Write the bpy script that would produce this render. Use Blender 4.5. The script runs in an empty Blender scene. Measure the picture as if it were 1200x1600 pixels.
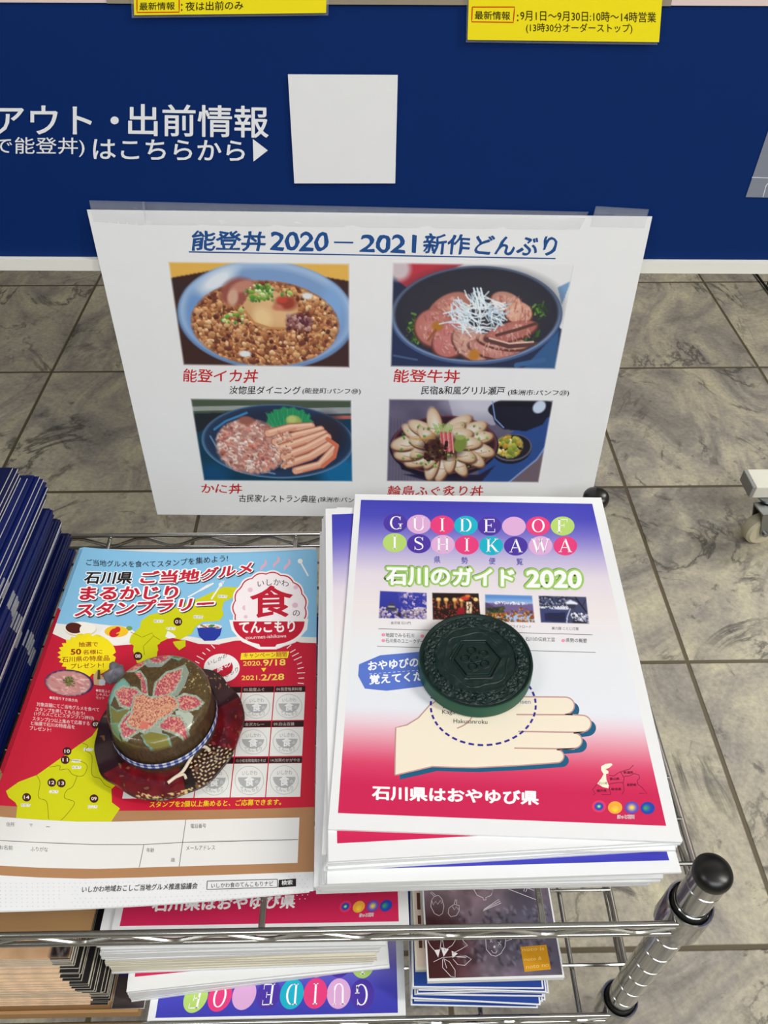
import bpy, bmesh, math, random
import numpy as np
from mathutils import Matrix, Vector

random.seed(7)
rng = np.random.default_rng(7)
SC = bpy.context.scene
COL = SC.collection
H0 = 0.352                                   # height of the top guide cover above the floor

# ------------------------------------------------------------------ camera
FPX = 1224.97
CAM = np.array([0.0118, -0.4341, 0.3995 + H0])
PITCH, ROLL, YAW = 0.7689, 0.0048, -0.0206


def cam_axes():
    cy, sy = math.cos(YAW), math.sin(YAW)
    right = np.array([cy, sy, 0.0]); fwd0 = np.array([-sy, cy, 0.0]); up0 = np.array([0, 0, 1.0])
    f = fwd0 * math.cos(PITCH) - up0 * math.sin(PITCH)
    u = up0 * math.cos(PITCH) + fwd0 * math.sin(PITCH)
    r = right * math.cos(ROLL) + u * math.sin(ROLL)
    u2 = u * math.cos(ROLL) - right * math.sin(ROLL)
    return np.array([r, u2, f])


AX = cam_axes()
cd = bpy.data.cameras.new('camera')
cam = bpy.data.objects.new('camera', cd)
COL.objects.link(cam)
cd.sensor_fit = 'VERTICAL'; cd.sensor_height = 36.0; cd.lens = FPX / 1600 * 36.0
cd.clip_start = 0.01
mw = Matrix.Identity(4)
for i in range(3):
    mw[i][0] = AX[0][i]; mw[i][1] = AX[1][i]; mw[i][2] = -AX[2][i]; mw[i][3] = CAM[i]
cam.matrix_world = mw
SC.camera = cam

# ------------------------------------------------------------------ world, lights, exposure
SC.view_settings.view_transform = 'Standard'
SC.view_settings.look = 'None'
SC.view_settings.gamma = 1.0
SC.view_settings.use_curve_mapping = False
SC.view_settings.exposure = 0.0
wd = bpy.data.worlds.new('room light'); SC.world = wd
wd.use_nodes = True
bg = wd.node_tree.nodes['Background']
bg.inputs[0].default_value = (0.80, 0.87, 1.0, 1)
bg.inputs[1].default_value = 0.30


def area(name, loc, aim, sx, sy, power, color):
    l = bpy.data.lights.new(name, 'AREA'); l.shape = 'RECTANGLE'; l.size = sx; l.size_y = sy
    l.energy = power; l.color = color
    o = bpy.data.objects.new(name, l); COL.objects.link(o)
    o.location = loc
    o.rotation_euler = (Vector(aim) - Vector(loc)).to_track_quat('-Z', 'Y').to_euler()
    return o


area('ceiling_light_right', (1.75, -0.75, 2.62), (0.1, -0.1, 0.35), 0.16, 2.0, 65, (1.0, 0.97, 0.91))
area('ceiling_light_left', (-1.55, -0.85, 2.62), (0.0, -0.1, 0.35), 0.16, 2.0, 21, (0.97, 0.99, 1.0))
area('ceiling_light_behind', (2.3, 1.5, 2.62), (1.0, 0.5, 0.0), 0.3, 1.6, 66, (1.0, 0.97, 0.88))
area('front_fill_light', (0.4, -1.7, 2.05), (0.0, 0.0, 0.55), 2.0, 0.8, 34, (0.96, 0.99, 1.0))  # added softbox that brightens the poster; there is no window here

# ------------------------------------------------------------------ pixel helpers (measuring the photo)


def ray(x, y):
    d = np.stack([(np.asarray(x, float) - 600) / FPX, (800 - np.asarray(y, float)) / FPX,
                  np.ones_like(np.asarray(x, float))], -1)
    return d @ AX


def onz(x, y, z):                            # z given relative to the top guide cover
    d = ray(x, y); return CAM + d * ((z + H0 - CAM[2]) / d[..., 2])[..., None] if np.ndim(x) else CAM + d * ((z + H0 - CAM[2]) / d[2])


def ony(x, y, Y):
    d = ray(x, y); return CAM + d * ((Y - CAM[1]) / d[1])


def proj(P):
    q = (np.asarray(P, float) - CAM) @ AX.T
    return np.stack([600 + FPX * q[..., 0] / q[..., 2], 800 - FPX * q[..., 1] / q[..., 2]], -1)


def homog(src, dst):
    A = []; b = []
    for (x, y), (u, v) in zip(src, dst):
        A.append([x, y, 1, 0, 0, 0, -u * x, -u * y]); b.append(u)
        A.append([0, 0, 0, x, y, 1, -v * x, -v * y]); b.append(v)
    h = np.linalg.solve(np.array(A, float), np.array(b, float))
    return np.append(h, 1).reshape(3, 3)


def happly(Hm, P):
    P = np.asarray(P, float)
    q = np.concatenate([P, np.ones(P.shape[:-1] + (1,))], -1) @ Hm.T
    return q[..., :2] / q[..., 2:3]

# ------------------------------------------------------------------ materials


def lin(c):
    c = np.asarray(c, float) / 255.0
    return np.where(c <= 0.04045, c / 12.92, ((c + 0.055) / 1.055) ** 2.4)


MATS = {}


def mat(name, c, rough=0.5, metal=0.0, spec=0.4, coat=0.0, noise=None):
    if name in MATS: return MATS[name]
    m = bpy.data.materials.new(name); m.use_nodes = True
    b = m.node_tree.nodes['Principled BSDF']
    l = lin(c)
    b.inputs['Base Color'].default_value = (*l, 1)
    b.inputs['Roughness'].default_value = rough
    b.inputs['Metallic'].default_value = metal
    b.inputs['Specular IOR Level'].default_value = spec
    b.inputs['Coat Weight'].default_value = coat
    if noise:
        amp, scale = noise
        nt = m.node_tree
        tc = nt.nodes.new('ShaderNodeTexCoord'); n = nt.nodes.new('ShaderNodeTexNoise')
        n.inputs['Scale'].default_value = scale; n.inputs['Detail'].default_value = 4
        mx = nt.nodes.new('ShaderNodeMix'); mx.data_type = 'RGBA'
        mx.inputs['A'].default_value = (*(l * (1 - amp)), 1); mx.inputs['B'].default_value = (*np.minimum(l * (1 + amp), 1), 1)
        nt.links.new(tc.outputs['Object'], n.inputs['Vector'])
        nt.links.new(n.outputs['Fac'], mx.inputs['Factor'])
        nt.links.new(mx.outputs['Result'], b.inputs['Base Color'])
    MATS[name] = m
    return m


def ink(c):
    c = tuple(int(v) for v in c)
    return mat('ink_%02x%02x%02x' % c, c, 0.42, spec=0.35)


def attr_mat(name, rough=0.42, spec=0.35, coat=0.0, bump=None):
    if name in MATS: return MATS[name]
    m = bpy.data.materials.new(name); m.use_nodes = True
    nt = m.node_tree; b = nt.nodes['Principled BSDF']
    a = nt.nodes.new('ShaderNodeAttribute'); a.attribute_name = 'Col'
    nt.links.new(a.outputs['Color'], b.inputs['Base Color'])
    b.inputs['Roughness'].default_value = rough; b.inputs['Specular IOR Level'].default_value = spec
    b.inputs['Coat Weight'].default_value = coat; b.inputs['Coat Roughness'].default_value = 0.15
    if bump:
        n = nt.nodes.new('ShaderNodeTexNoise'); n.inputs['Scale'].default_value = bump[0]; n.inputs['Detail'].default_value = 3
        tc = nt.nodes.new('ShaderNodeTexCoord'); bm_ = nt.nodes.new('ShaderNodeBump')
        bm_.inputs['Strength'].default_value = bump[1]; bm_.inputs['Distance'].default_value = 0.001
        nt.links.new(tc.outputs['Object'], n.inputs['Vector']); nt.links.new(n.outputs['Fac'], bm_.inputs['Height'])
        nt.links.new(bm_.outputs['Normal'], b.inputs['Normal'])
        if coat: nt.links.new(bm_.outputs['Normal'], b.inputs['Coat Normal'])
    MATS[name] = m
    return m


PAPER = mat('white_paper', (232, 233, 234), 0.55, spec=0.25, noise=(0.02, 60))
CREAM = mat('cream_paper', (226, 220, 200), 0.6, spec=0.2, noise=(0.03, 60))
CHROME = mat('chrome_wire', (196, 196, 192), 0.16, metal=1.0)
POSTM = mat('chrome_post', (188, 189, 188), 0.14, metal=1.0)
BLACKP = mat('black_plastic', (14, 14, 14), 0.32, spec=0.5)
PHOTO = attr_mat('printed_picture')

# ------------------------------------------------------------------ object helpers


def tag(o, label=None, cat=None, group=None, kind=None):
    if label: o['label'] = label
    if cat: o['category'] = cat
    if group: o['group'] = group
    if kind: o['kind'] = kind
    return o


def thing(name, label, cat, loc, group=None):
    o = bpy.data.objects.new(name, None); COL.objects.link(o)
    o.location = tuple(float(v) for v in loc); o.empty_display_size = 0.02
    return tag(o, label, cat, group)


def origin(parent):
    return np.array([0.0, 0, 0]) if parent is None else np.array(parent.matrix_basis.translation) + (origin(parent.parent) if parent.parent else 0)


def link(name, me, parent=None, loc=None):
    o = bpy.data.objects.new(name, me); COL.objects.link(o)
    if parent: o.parent = parent
    if loc is not None: o.location = tuple(loc)
    return o


def mesh(name, V, F, mats, parent=None, fm=None, smooth=False, label=None, cols=None, loc=None):
    """V in world coordinates; stored relative to the parent (or to loc when top-level)."""
    V = np.asarray(V, float)
    off = origin(parent) if parent else (np.asarray(loc, float) if loc is not None else np.zeros(3))
    me = bpy.data.meshes.new(name)
    me.from_pydata((V - off).tolist(), [], F if isinstance(F, list) else F.tolist())
    for m in (mats if isinstance(mats, (list, tuple)) else [mats]): me.materials.append(m)
    if fm is not None: me.polygons.foreach_set('material_index', np.asarray(fm, np.int32))
    if smooth: me.polygons.foreach_set('use_smooth', np.ones(len(me.polygons), bool))
    if cols is not None:
        at = me.color_attributes.new('Col', 'FLOAT_COLOR', 'POINT')
        c4 = np.ones((len(V), 4), np.float32); c4[:, :3] = cols
        at.data.foreach_set('color', c4.ravel())
    me.update()
    o = link(name, me, parent, off if parent is None and loc is not None else None)
    if label: o['label'] = label
    return o


class MB:
    """collects shapes into one mesh"""
    def __init__(s): s.V = []; s.F = []; s.M = []; s.n = 0

    def add(s, V, F, m=0):
        V = np.asarray(V, float)
        s.V.append(V); s.F += [[i + s.n for i in f] for f in F]; s.M += [m] * len(F); s.n += len(V)

    def box(s, lo, hi, m=0, bev=0.0):
        x0, y0, z0 = lo; x1, y1, z1 = hi
        if bev <= 0:
            V = [(x0, y0, z0), (x1, y0, z0), (x1, y1, z0), (x0, y1, z0), (x0, y0, z1), (x1, y0, z1), (x1, y1, z1), (x0, y1, z1)]
            s.add(V, [[3, 2, 1, 0], [4, 5, 6, 7], [0, 1, 5, 4], [1, 2, 6, 5], [2, 3, 7, 6], [3, 0, 4, 7]], m); return
        bm = bmesh.new(); bmesh.ops.create_cube(bm, size=1)
        for v in bm.verts:
            v.co = Vector(((x0 + x1) / 2 + v.co.x * (x1 - x0), (y0 + y1) / 2 + v.co.y * (y1 - y0), (z0 + z1) / 2 + v.co.z * (z1 - z0)))
        bmesh.ops.bevel(bm, geom=list(bm.edges), offset=bev, segments=2, profile=0.5, affect='EDGES')
        bm.verts.index_update()
        s.add([v.co[:] for v in bm.verts], [[v.index for v in f.verts] for f in bm.faces], m); bm.free()

    def tube(s, pts, r, n=10, m=0, caps=True):
        pts = [np.asarray(p, float) for p in pts]; k = len(pts)
        T = [(pts[min(i + 1, k - 1)] - pts[max(i - 1, 0)]) for i in range(k)]
        T = [t / (np.linalg.norm(t) + 1e-12) for t in T]
        up = np.array([0, 0, 1.0]) if abs(T[0][2]) < 0.9 else np.array([1.0, 0, 0])
        V = []; F = []
        for p, t in zip(pts, T):
            a = np.cross(t, up); a /= np.linalg.norm(a); b = np.cross(t, a); up = -b if np.dot(-b, up) > 0 else b
            up = up / np.linalg.norm(up)
            rr = r[len(V) // n] if isinstance(r, (list, tuple)) else r
            for j in range(n):
                th = 2 * math.pi * j / n
                V.append(p + rr * (math.cos(th) * a + math.sin(th) * np.cross(t, a)))
        for i in range(k - 1):
            for j in range(n):
                F.append([i * n + j, i * n + (j + 1) % n, (i + 1) * n + (j + 1) % n, (i + 1) * n + j])
        if caps: F.append(list(range(n))[::-1]); F.append([(k - 1) * n + j for j in range(n)])
        s.add(V, F, m)

    def lathe(s, prof, c, n=32, m=0):
        V = []; F = []
        for r, z in prof:
            for j in range(n):
                th = 2 * math.pi * j / n; V.append((c[0] + r * math.cos(th), c[1] + r * math.sin(th), z))
        for i in range(len(prof) - 1):
            for j in range(n): F.append([i * n + j, i * n + (j + 1) % n, (i + 1) * n + (j + 1) % n, (i + 1) * n + j])
        F.append(list(range(n))[::-1]); F.append([(len(prof) - 1) * n + j for j in range(n)])
        s.add(V, F, m)

    def build(s, name, mats, parent=None, smooth=False, label=None, loc=None):
        o = mesh(name, np.concatenate(s.V), s.F, mats, parent, s.M, smooth, label, loc=loc)
        if smooth:
            try: o.data.set_sharp_from_angle(angle=math.radians(40))
            except Exception: pass
        return o

# ------------------------------------------------------------------ text outlines (Blender's built-in font)
_tc = bpy.data.curves.new('lettering_source', 'FONT')
_to = bpy.data.objects.new('lettering_source', _tc); COL.objects.link(_to)
_tcache = {}


def embolden(V, F, w):
    """thicken a filled outline: a band along every outline edge and a dot at every corner"""
    cnt = {}
    for f in F:
        for a, b in zip(f, f[1:] + f[:1]): cnt[(min(a, b), max(a, b))] = cnt.get((min(a, b), max(a, b)), 0) + 1
    E = [k for k, c in cnt.items() if c == 1]
    V2 = [(x, y, 0.0) for x, y in V]; F2 = list(F); n_ = 0; m = 8 if w > .03 else 6; seen = set()
    for a, b in E:
        p, q = V[a], V[b]; d = q - p; L = math.hypot(*d)
        if L < 1e-9: continue
        nx, ny = -d[1] / L * w, d[0] / L * w; k = len(V2); n_ += 1; dz = -(3 + 2 * (n_ % 6)) * 1e-6
        V2 += [(p[0] + nx, p[1] + ny, dz), (p[0] - nx, p[1] - ny, dz), (q[0] - nx, q[1] - ny, dz), (q[0] + nx, q[1] + ny, dz)]; F2.append([k, k + 1, k + 2, k + 3])
        for i in (a, b):
            if w > .009 and i not in seen:
                seen.add(i); k = len(V2)
                n_ += 1; dz = -(17 + 2 * (n_ % 6)) * 1e-6
                V2 += [(V[i][0] + w * math.cos(2 * math.pi * j / m), V[i][1] + w * math.sin(2 * math.pi * j / m), dz) for j in range(m)]; F2.append(list(range(k, k + m)))
    return np.array(V2), F2


def glyphs(s, bold=0.0, res=3, norm=None):
    key = (s, round(bold, 4), res)
    if key not in _tcache:
        _tc.body = s; _tc.resolution_u = res; _tc.fill_mode = 'FRONT'
        dg = bpy.context.evaluated_depsgraph_get(); dg.update()
        me = bpy.data.meshes.new_from_object(_to.evaluated_get(dg))
        V = np.zeros(len(me.vertices) * 3); me.vertices.foreach_get('co', V)
        V = V.reshape(-1, 3)[:, :2]
        F = [list(p.vertices) for p in me.polygons]
        bpy.data.meshes.remove(me)
        V, F = embolden(V, F, bold) if bold > 0 else (np.concatenate([V, np.zeros((len(V), 1))], 1), F)
        _tcache[key] = (V, F)
    return _tcache[key]

# ------------------------------------------------------------------ pages: paper surfaces that carry print


class Page:
    def __init__(s, px, world, bump=0.0, ref=None):
        s.px = np.array(px, float); s.W = np.array(world, float)
        s.Hm = homog(s.px if ref is None else np.array(ref, float), [(0, 0), (1, 0), (1, 1), (0, 1)])
        s.bump = bump; s.solve = ref is None
        n = np.cross(s.W[3] - s.W[0], s.W[1] - s.W[0]); s.n = n / np.linalg.norm(n)
        if s.n @ (CAM - s.W[0]) < 0: s.n = -s.n

    def surf(s, uv, h=0.0):
        u = uv[..., 0:1]; v = uv[..., 1:2]
        w = (s.W[0] * (1 - u) + s.W[1] * u) * (1 - v) + (s.W[3] * (1 - u) + s.W[2] * u) * v
        uc = np.clip(u, 0, 1)
        return w + s.n * (h - s.bump * np.sin(math.pi * uc))

    def P(s, pts, h=0.0):
        T = np.asarray(pts, float); q = T.copy()
        if s.solve:
            for _ in range(5):
                q = q + (T - proj(s.surf(happly(s.Hm, q))))
        return s.surf(happly(s.Hm, q), h)


def slab(page, name, parent, m, thick, nx=1, ny=1, scale=1.0, loc=None, label=None, dz=0.0, u0=0, u1=1, v0=0, v1=1):
    us = np.linspace(u0, u1, nx + 1); vs = np.linspace(v0, v1, ny + 1)
    uv = np.array([[(u, v) for u in us] for v in vs]).reshape(-1, 2)
    top = page.surf(uv, dz); bot = page.surf(uv, dz - thick)
    n = len(top); V = np.concatenate([top, bot]); F = []
    w = nx + 1
    for j in range(ny):
        for i in range(nx):
            a = j * w + i
            F.append([a, a + w, a + w + 1, a + 1]); F.append([n + a, n + a + 1, n + a + w + 1, n + a + w])
    for i in range(nx):
        F.append([i, i + 1, n + i + 1, n + i]); b = ny * w + i; F.append([b + 1, b, n + b, n + b + 1])
    for j in range(ny):
        a = j * w; F.append([a + w, a, n + a, n + a + w]); b = a + nx; F.append([b, b + w, n + b + w, n + b])
    return mesh(name, V, F, m, parent, smooth=False, loc=loc, label=label)


LAYER = 0.00004


class Print:
    """ink on a page: flat shapes a few hundredths of a millimetre above the paper"""
    def __init__(s, page): s.pg = page; s.mb = MB(); s.mats = []; s.grid = None

    def mi(s, c):
        m = ink(c) if isinstance(c, tuple) else c
        if m not in s.mats: s.mats.append(m)
        return s.mats.index(m)

    def faces(s, pts, F, c, layer=1, dz=None):
        h = layer * LAYER if dz is None else (layer * LAYER + dz)[:, None]
        s.mb.add(s.pg.P(np.asarray(pts, float), h), F, s.mi(c))

    def poly(s, pts, c, layer=1):
        pts = np.asarray(pts, float)
        if s.pg.bump and np.ptp(pts[:, 0]) > 40:            # follow the curl of the sheet
            bm = bmesh.new(); vs = [bm.verts.new((x, y, 0)) for x, y in pts]; bm.faces.new(vs); bmesh.ops.triangulate(bm, faces=bm.faces[:])
            for ax, stp in ((0, 14), (1, 24)):
                for x in np.arange(math.ceil(pts[:, ax].min() / stp) * stp, pts[:, ax].max(), stp):
                    bmesh.ops.bisect_plane(bm, geom=bm.verts[:] + bm.edges[:] + bm.faces[:], plane_co=(x, x, 0), plane_no=(1 - ax, ax, 0))
            bm.verts.index_update()
            V = [v.co[:2] for v in bm.verts]; F = [[v.index for v in f.verts] for f in bm.faces]; bm.free()
            s.faces(V, F, c, layer)
        else:
            s.faces(pts, [list(range(len(pts)))], c, layer)

    def ell(s, cx, cy, rx, ry, c, layer=1, n=40, rot=0.0, a0=0, a1=360):
        t = np.radians(np.linspace(a0, a1, n + 1)); t = t[:-1] if a1 - a0 == 360 else t
        x = rx * np.cos(t); y = ry * np.sin(t); cr, sr = math.cos(rot), math.sin(rot)
        s.poly(np.stack([cx + x * cr - y * sr, cy + x * sr + y * cr], 1), c, layer)

    def ring(s, cx, cy, rx, ry, w, c, layer=1, n=60, a0=0, a1=360, dash=None):
        if dash:
            k = dash
            for i in range(k):
                s.ring(cx, cy, rx, ry, w, c, layer, 4, a0 + (a1 - a0) * i / k, a0 + (a1 - a0) * (i + 0.62) / k)
            return
        t = np.radians(np.linspace(a0, a1, n + 1))
        o = np.stack([cx + (rx + w / 2) * np.cos(t), cy + (ry + w / 2) * np.sin(t)], 1)
        i_ = np.stack([cx + (rx - w / 2) * np.cos(t), cy + (ry - w / 2) * np.sin(t)], 1)
        V = np.concatenate([o, i_]); m = n + 1
        s.faces(V, [[k, k + 1, m + k + 1, m + k] for k in range(n)], c, layer)

    def line(s, pts, w, c, layer=1):
        pts = np.asarray(pts, float); k = len(pts)
        w = np.asarray(w, float) * np.ones(k)
        T = np.gradient(pts, axis=0) if k > 2 else np.repeat((pts[1:] - pts[:1]), 2, 0)
        T = T / (np.linalg.norm(T, axis=1, keepdims=True) + 1e-9); N = np.stack([-T[:, 1], T[:, 0]], 1)
        a = pts + N * w[:, None] / 2; b = pts - N * w[:, None] / 2
        s.faces(np.concatenate([a, b]), [[i, i + 1, k + i + 1, k + i] for i in range(k - 1)], c, layer)

    def curve(s, pts, w, c, layer=1, n=24):
        s.line(smooth(pts, n), w, c, layer)

    def text(s, t, p0, p1, h, c, layer=2, bold=0.0, slant=0.0, out=None, oc=(255, 255, 255), res=3, ref=None, wob=0.0, arc=0.0, drop=None):
        """p0/p1: lower left and lower right of the string, h: its height, all measured in the photo"""
        p0 = np.array(p0, float); p1 = np.array(p1, float); d = p1 - p0
        V0, _ = glyphs(t, bold if bold > .02 else 0.0, res)
        V0 = V0[:, :2]; lo = V0.min(0); hi = V0.max(0); sz = np.maximum(hi - lo, 1e-6)

        def put(b, col, ly, sh=(0, 0)):
            V, F = glyphs(t, b, res)
            st = (V[:, :2] - lo) / sz
            x = st[:, :1]; y = st[:, 1:]
            P = p0 + x * d + y * np.array([slant * h, -h]) + np.array(sh)
            if wob: P = P + wob * np.stack([np.sin(P[:, 1] * 0.35 + P[:, 0] * 0.11), np.sin(P[:, 0] * 0.23 + 1.3)], 1)
            if arc: P[:, 1] += arc * (2 * x[:, 0] - 1) ** 2
            s.faces(P, F, col, ly, V[:, 2])
        if drop: put(bold + (out or 0), drop[1], layer - 1.5, drop[0])
        if out: put(bold + out, oc, layer - 1)
        put(bold, c, layer)

    def picture(s, quad, arr, layer=1):
        pass

    def build(s, name, parent, label=None):
        if not s.mb.V: return None
        return s.mb.build(name, s.mats, parent, label=label)


def smooth(pts, n=24):
    """Catmull-Rom through the given points"""
    P = np.asarray(pts, float)
    P = np.concatenate([2 * P[:1] - P[1:2], P, 2 * P[-1:] - P[-2:-1]])
    out = []; k = len(P) - 3; per = max(2, n // k)
    for i in range(k):
        t = np.linspace(0, 1, per, endpoint=(i == k - 1))[:, None]
        a, b, c, d = P[i:i + 4]
        out.append(0.5 * (2 * b + (c - a) * t + (2 * a - 5 * b + 4 * c - d) * t ** 2 + (3 * b - a - 3 * c + d) * t ** 3))
    return np.concatenate(out)


def closed(pts, n=60):
    P = list(pts); P = P[-2:] + P + P[:2]
    S = smooth(P, n * (len(P) - 1) // max(1, len(pts)))
    per = max(2, (n * (len(P) - 1) // max(1, len(pts))) // (len(P) - 1))
    return S[2 * per - 0:-(2 * per) + 0 or None][:-1] if False else S[per * 2:per * (len(P) - 2)]


def picture(page, quad, arr, name, parent, layer=1.2, material=None, label=None):
    """a printed photograph: a fine grid of coloured points on the page"""
    h, w, _ = arr.shape
    Hq = homog([(0, 0), (1, 0), (1, 1), (0, 1)], quad)
    g = np.stack(np.meshgrid(np.linspace(0, 1, w), np.linspace(0, 1, h)), -1).reshape(-1, 2)
    V = page.P(happly(Hq, g), layer * LAYER)
    idx = np.arange(w * h).reshape(h, w)
    F = np.stack([idx[:-1, :-1], idx[1:, :-1], idx[1:, 1:], idx[:-1, 1:]], -1).reshape(-1, 4)
    return mesh(name, V, F, material or PHOTO, parent, cols=lin(np.clip(arr, 0, 255)).reshape(-1, 3), label=label)

# ------------------------------------------------------------------ little painter for the printed photographs


class Pic:
    def __init__(s, w, h, c):
        s.w, s.h = w, h
        s.a = np.ones((h, w, 3)) * np.array(c, float)
        s.Y, s.X = np.mgrid[0:h, 0:w]; s.X = s.X / (w - 1) * 100.0; s.Y = s.Y / (h - 1) * 100.0
        s.asp = w / h

    def put(s, m, c):
        s.a = s.a * (1 - m[..., None]) + np.array(c, float) * m[..., None]

    def ell(s, cx, cy, rx, ry, c, soft=0.06, rot=0.0, op=1.0, clip=None):
        x = s.X - cx; y = s.Y - cy; cr, sr = math.cos(rot), math.sin(rot)
        x2 = (x * s.asp * cr + y * sr) / s.asp; y2 = -x * s.asp * sr + y * cr
        d = np.sqrt((x2 / rx) ** 2 + (y2 / ry) ** 2)
        m = np.clip((1 - d) / soft + 0.5, 0, 1) * op
        if clip is not None: m = m * clip
        s.put(m, c); return m

    def mask_ell(s, cx, cy, rx, ry, soft=0.06):
        return np.clip((1 - np.sqrt(((s.X - cx) / rx) ** 2 + ((s.Y - cy) / ry) ** 2)) / soft + 0.5, 0, 1)

    def poly(s, pts, c, op=1.0, clip=None):
        P = np.array(pts, float); inside = np.zeros(s.X.shape, bool); j = len(P) - 1
        for i in range(len(P)):
            xi, yi = P[i]; xj, yj = P[j]
            with np.errstate(divide='ignore', invalid='ignore'):
                k = ((yi > s.Y) != (yj > s.Y)) & (s.X < (xj - xi) * (s.Y - yi) / ((yj - yi) or 1e-9) + xi)
            inside ^= k; j = i
        m = inside.astype(float)
        m = (m + np.roll(m, 1, 0) + np.roll(m, -1, 0) + np.roll(m, 1, 1) + np.roll(m, -1, 1)) / 5 * op
        if clip is not None: m = m * clip
        s.put(m, c)

    def line(s, pts, w, c, op=1.0, clip=None):
        m = np.zeros(s.X.shape)
        for (x0, y0), (x1, y1) in zip(pts[:-1], pts[1:]):
            ax, ay = s.X * s.asp, s.Y; x0 *= 1; dx, dy = (x1 - x0) * s.asp, y1 - y0
            t = np.clip(((ax - x0 * s.asp) * dx + (ay - y0) * dy) / (dx * dx + dy * dy + 1e-9), 0, 1)
            d = np.hypot(ax - x0 * s.asp - t * dx, ay - y0 - t * dy)
            m = np.maximum(m, np.clip((w / 2 - d) / 0.8 + 0.5, 0, 1))
        m = m * op
        if clip is not None: m = m * clip
        s.put(m, c)

    def noise(s, scale, seed=0):
        r = np.random.default_rng(seed); out = np.zeros(s.X.shape); amp = 1.0; tot = 0
        for o in range(4):
            n = int(scale * 2 ** o) + 2; m = max(2, int(n / s.asp) + 2)
            g = r.random((m + 1, n + 1))
            fx = s.X / 100 * (n - 1); fy = s.Y / 100 * (m - 1)
            ix = fx.astype(int); iy = fy.astype(int); tx = fx - ix; ty = fy - iy
            tx = tx * tx * (3 - 2 * tx); ty = ty * ty * (3 - 2 * ty)
            v = (g[iy, ix] * (1 - tx) + g[iy, ix + 1] * tx) * (1 - ty) + (g[iy + 1, ix] * (1 - tx) + g[iy + 1, ix + 1] * tx) * ty
            out += amp * v; tot += amp; amp *= 0.55
        return out / tot

    def speck(s, n, box, cols, r0, r1, clip=None, seed=1, shade=True, asp=1.0):
        r = np.random.default_rng(seed)
        for i in range(n):
            x = r.uniform(box[0], box[2]); y = r.uniform(box[1], box[3]); R = r.uniform(r0, r1)
            c = np.array(cols[r.integers(len(cols))], float)
            x0 = max(0, int((x - R * 1.6 / s.asp) / 100 * (s.w - 1))); x1 = min(s.w, int((x + R * 1.6 / s.asp) / 100 * (s.w - 1)) + 2)
            y0 = max(0, int((y - R * 1.6) / 100 * (s.h - 1))); y1 = min(s.h, int((y + R * 1.6) / 100 * (s.h - 1)) + 2)
            if x1 <= x0 or y1 <= y0: continue
            X = (s.X[y0:y1, x0:x1] - x) * s.asp; Y = s.Y[y0:y1, x0:x1] - y
            a = r.uniform(0, math.pi); X2 = X * math.cos(a) + Y * math.sin(a); Y2 = (-X * math.sin(a) + Y * math.cos(a)) * r.uniform(1.0, 1.5) * asp
            d = (np.abs(X2) ** 3 + np.abs(Y2) ** 3) ** (1 / 3) / R
            m = np.clip((1 - d) / 0.3 + 0.3, 0, 1)
            if clip is not None: m = m * clip[y0:y1, x0:x1]
            cc = c * (1.0 - 0.22 * np.clip((Y / R + 0.2), -0.4, 1))[..., None] if shade else c
            sub = s.a[y0:y1, x0:x1]
            s.a[y0:y1, x0:x1] = sub * (1 - m[..., None]) + cc * m[..., None]

    def fade(s, paper=(229, 230, 230), w=2.2):
        e = np.minimum(np.minimum(s.X, 100 - s.X) * s.asp, np.minimum(s.Y, 100 - s.Y)) / w
        m = np.clip(1 - e, 0, 1); s.put(m, paper); return s

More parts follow.
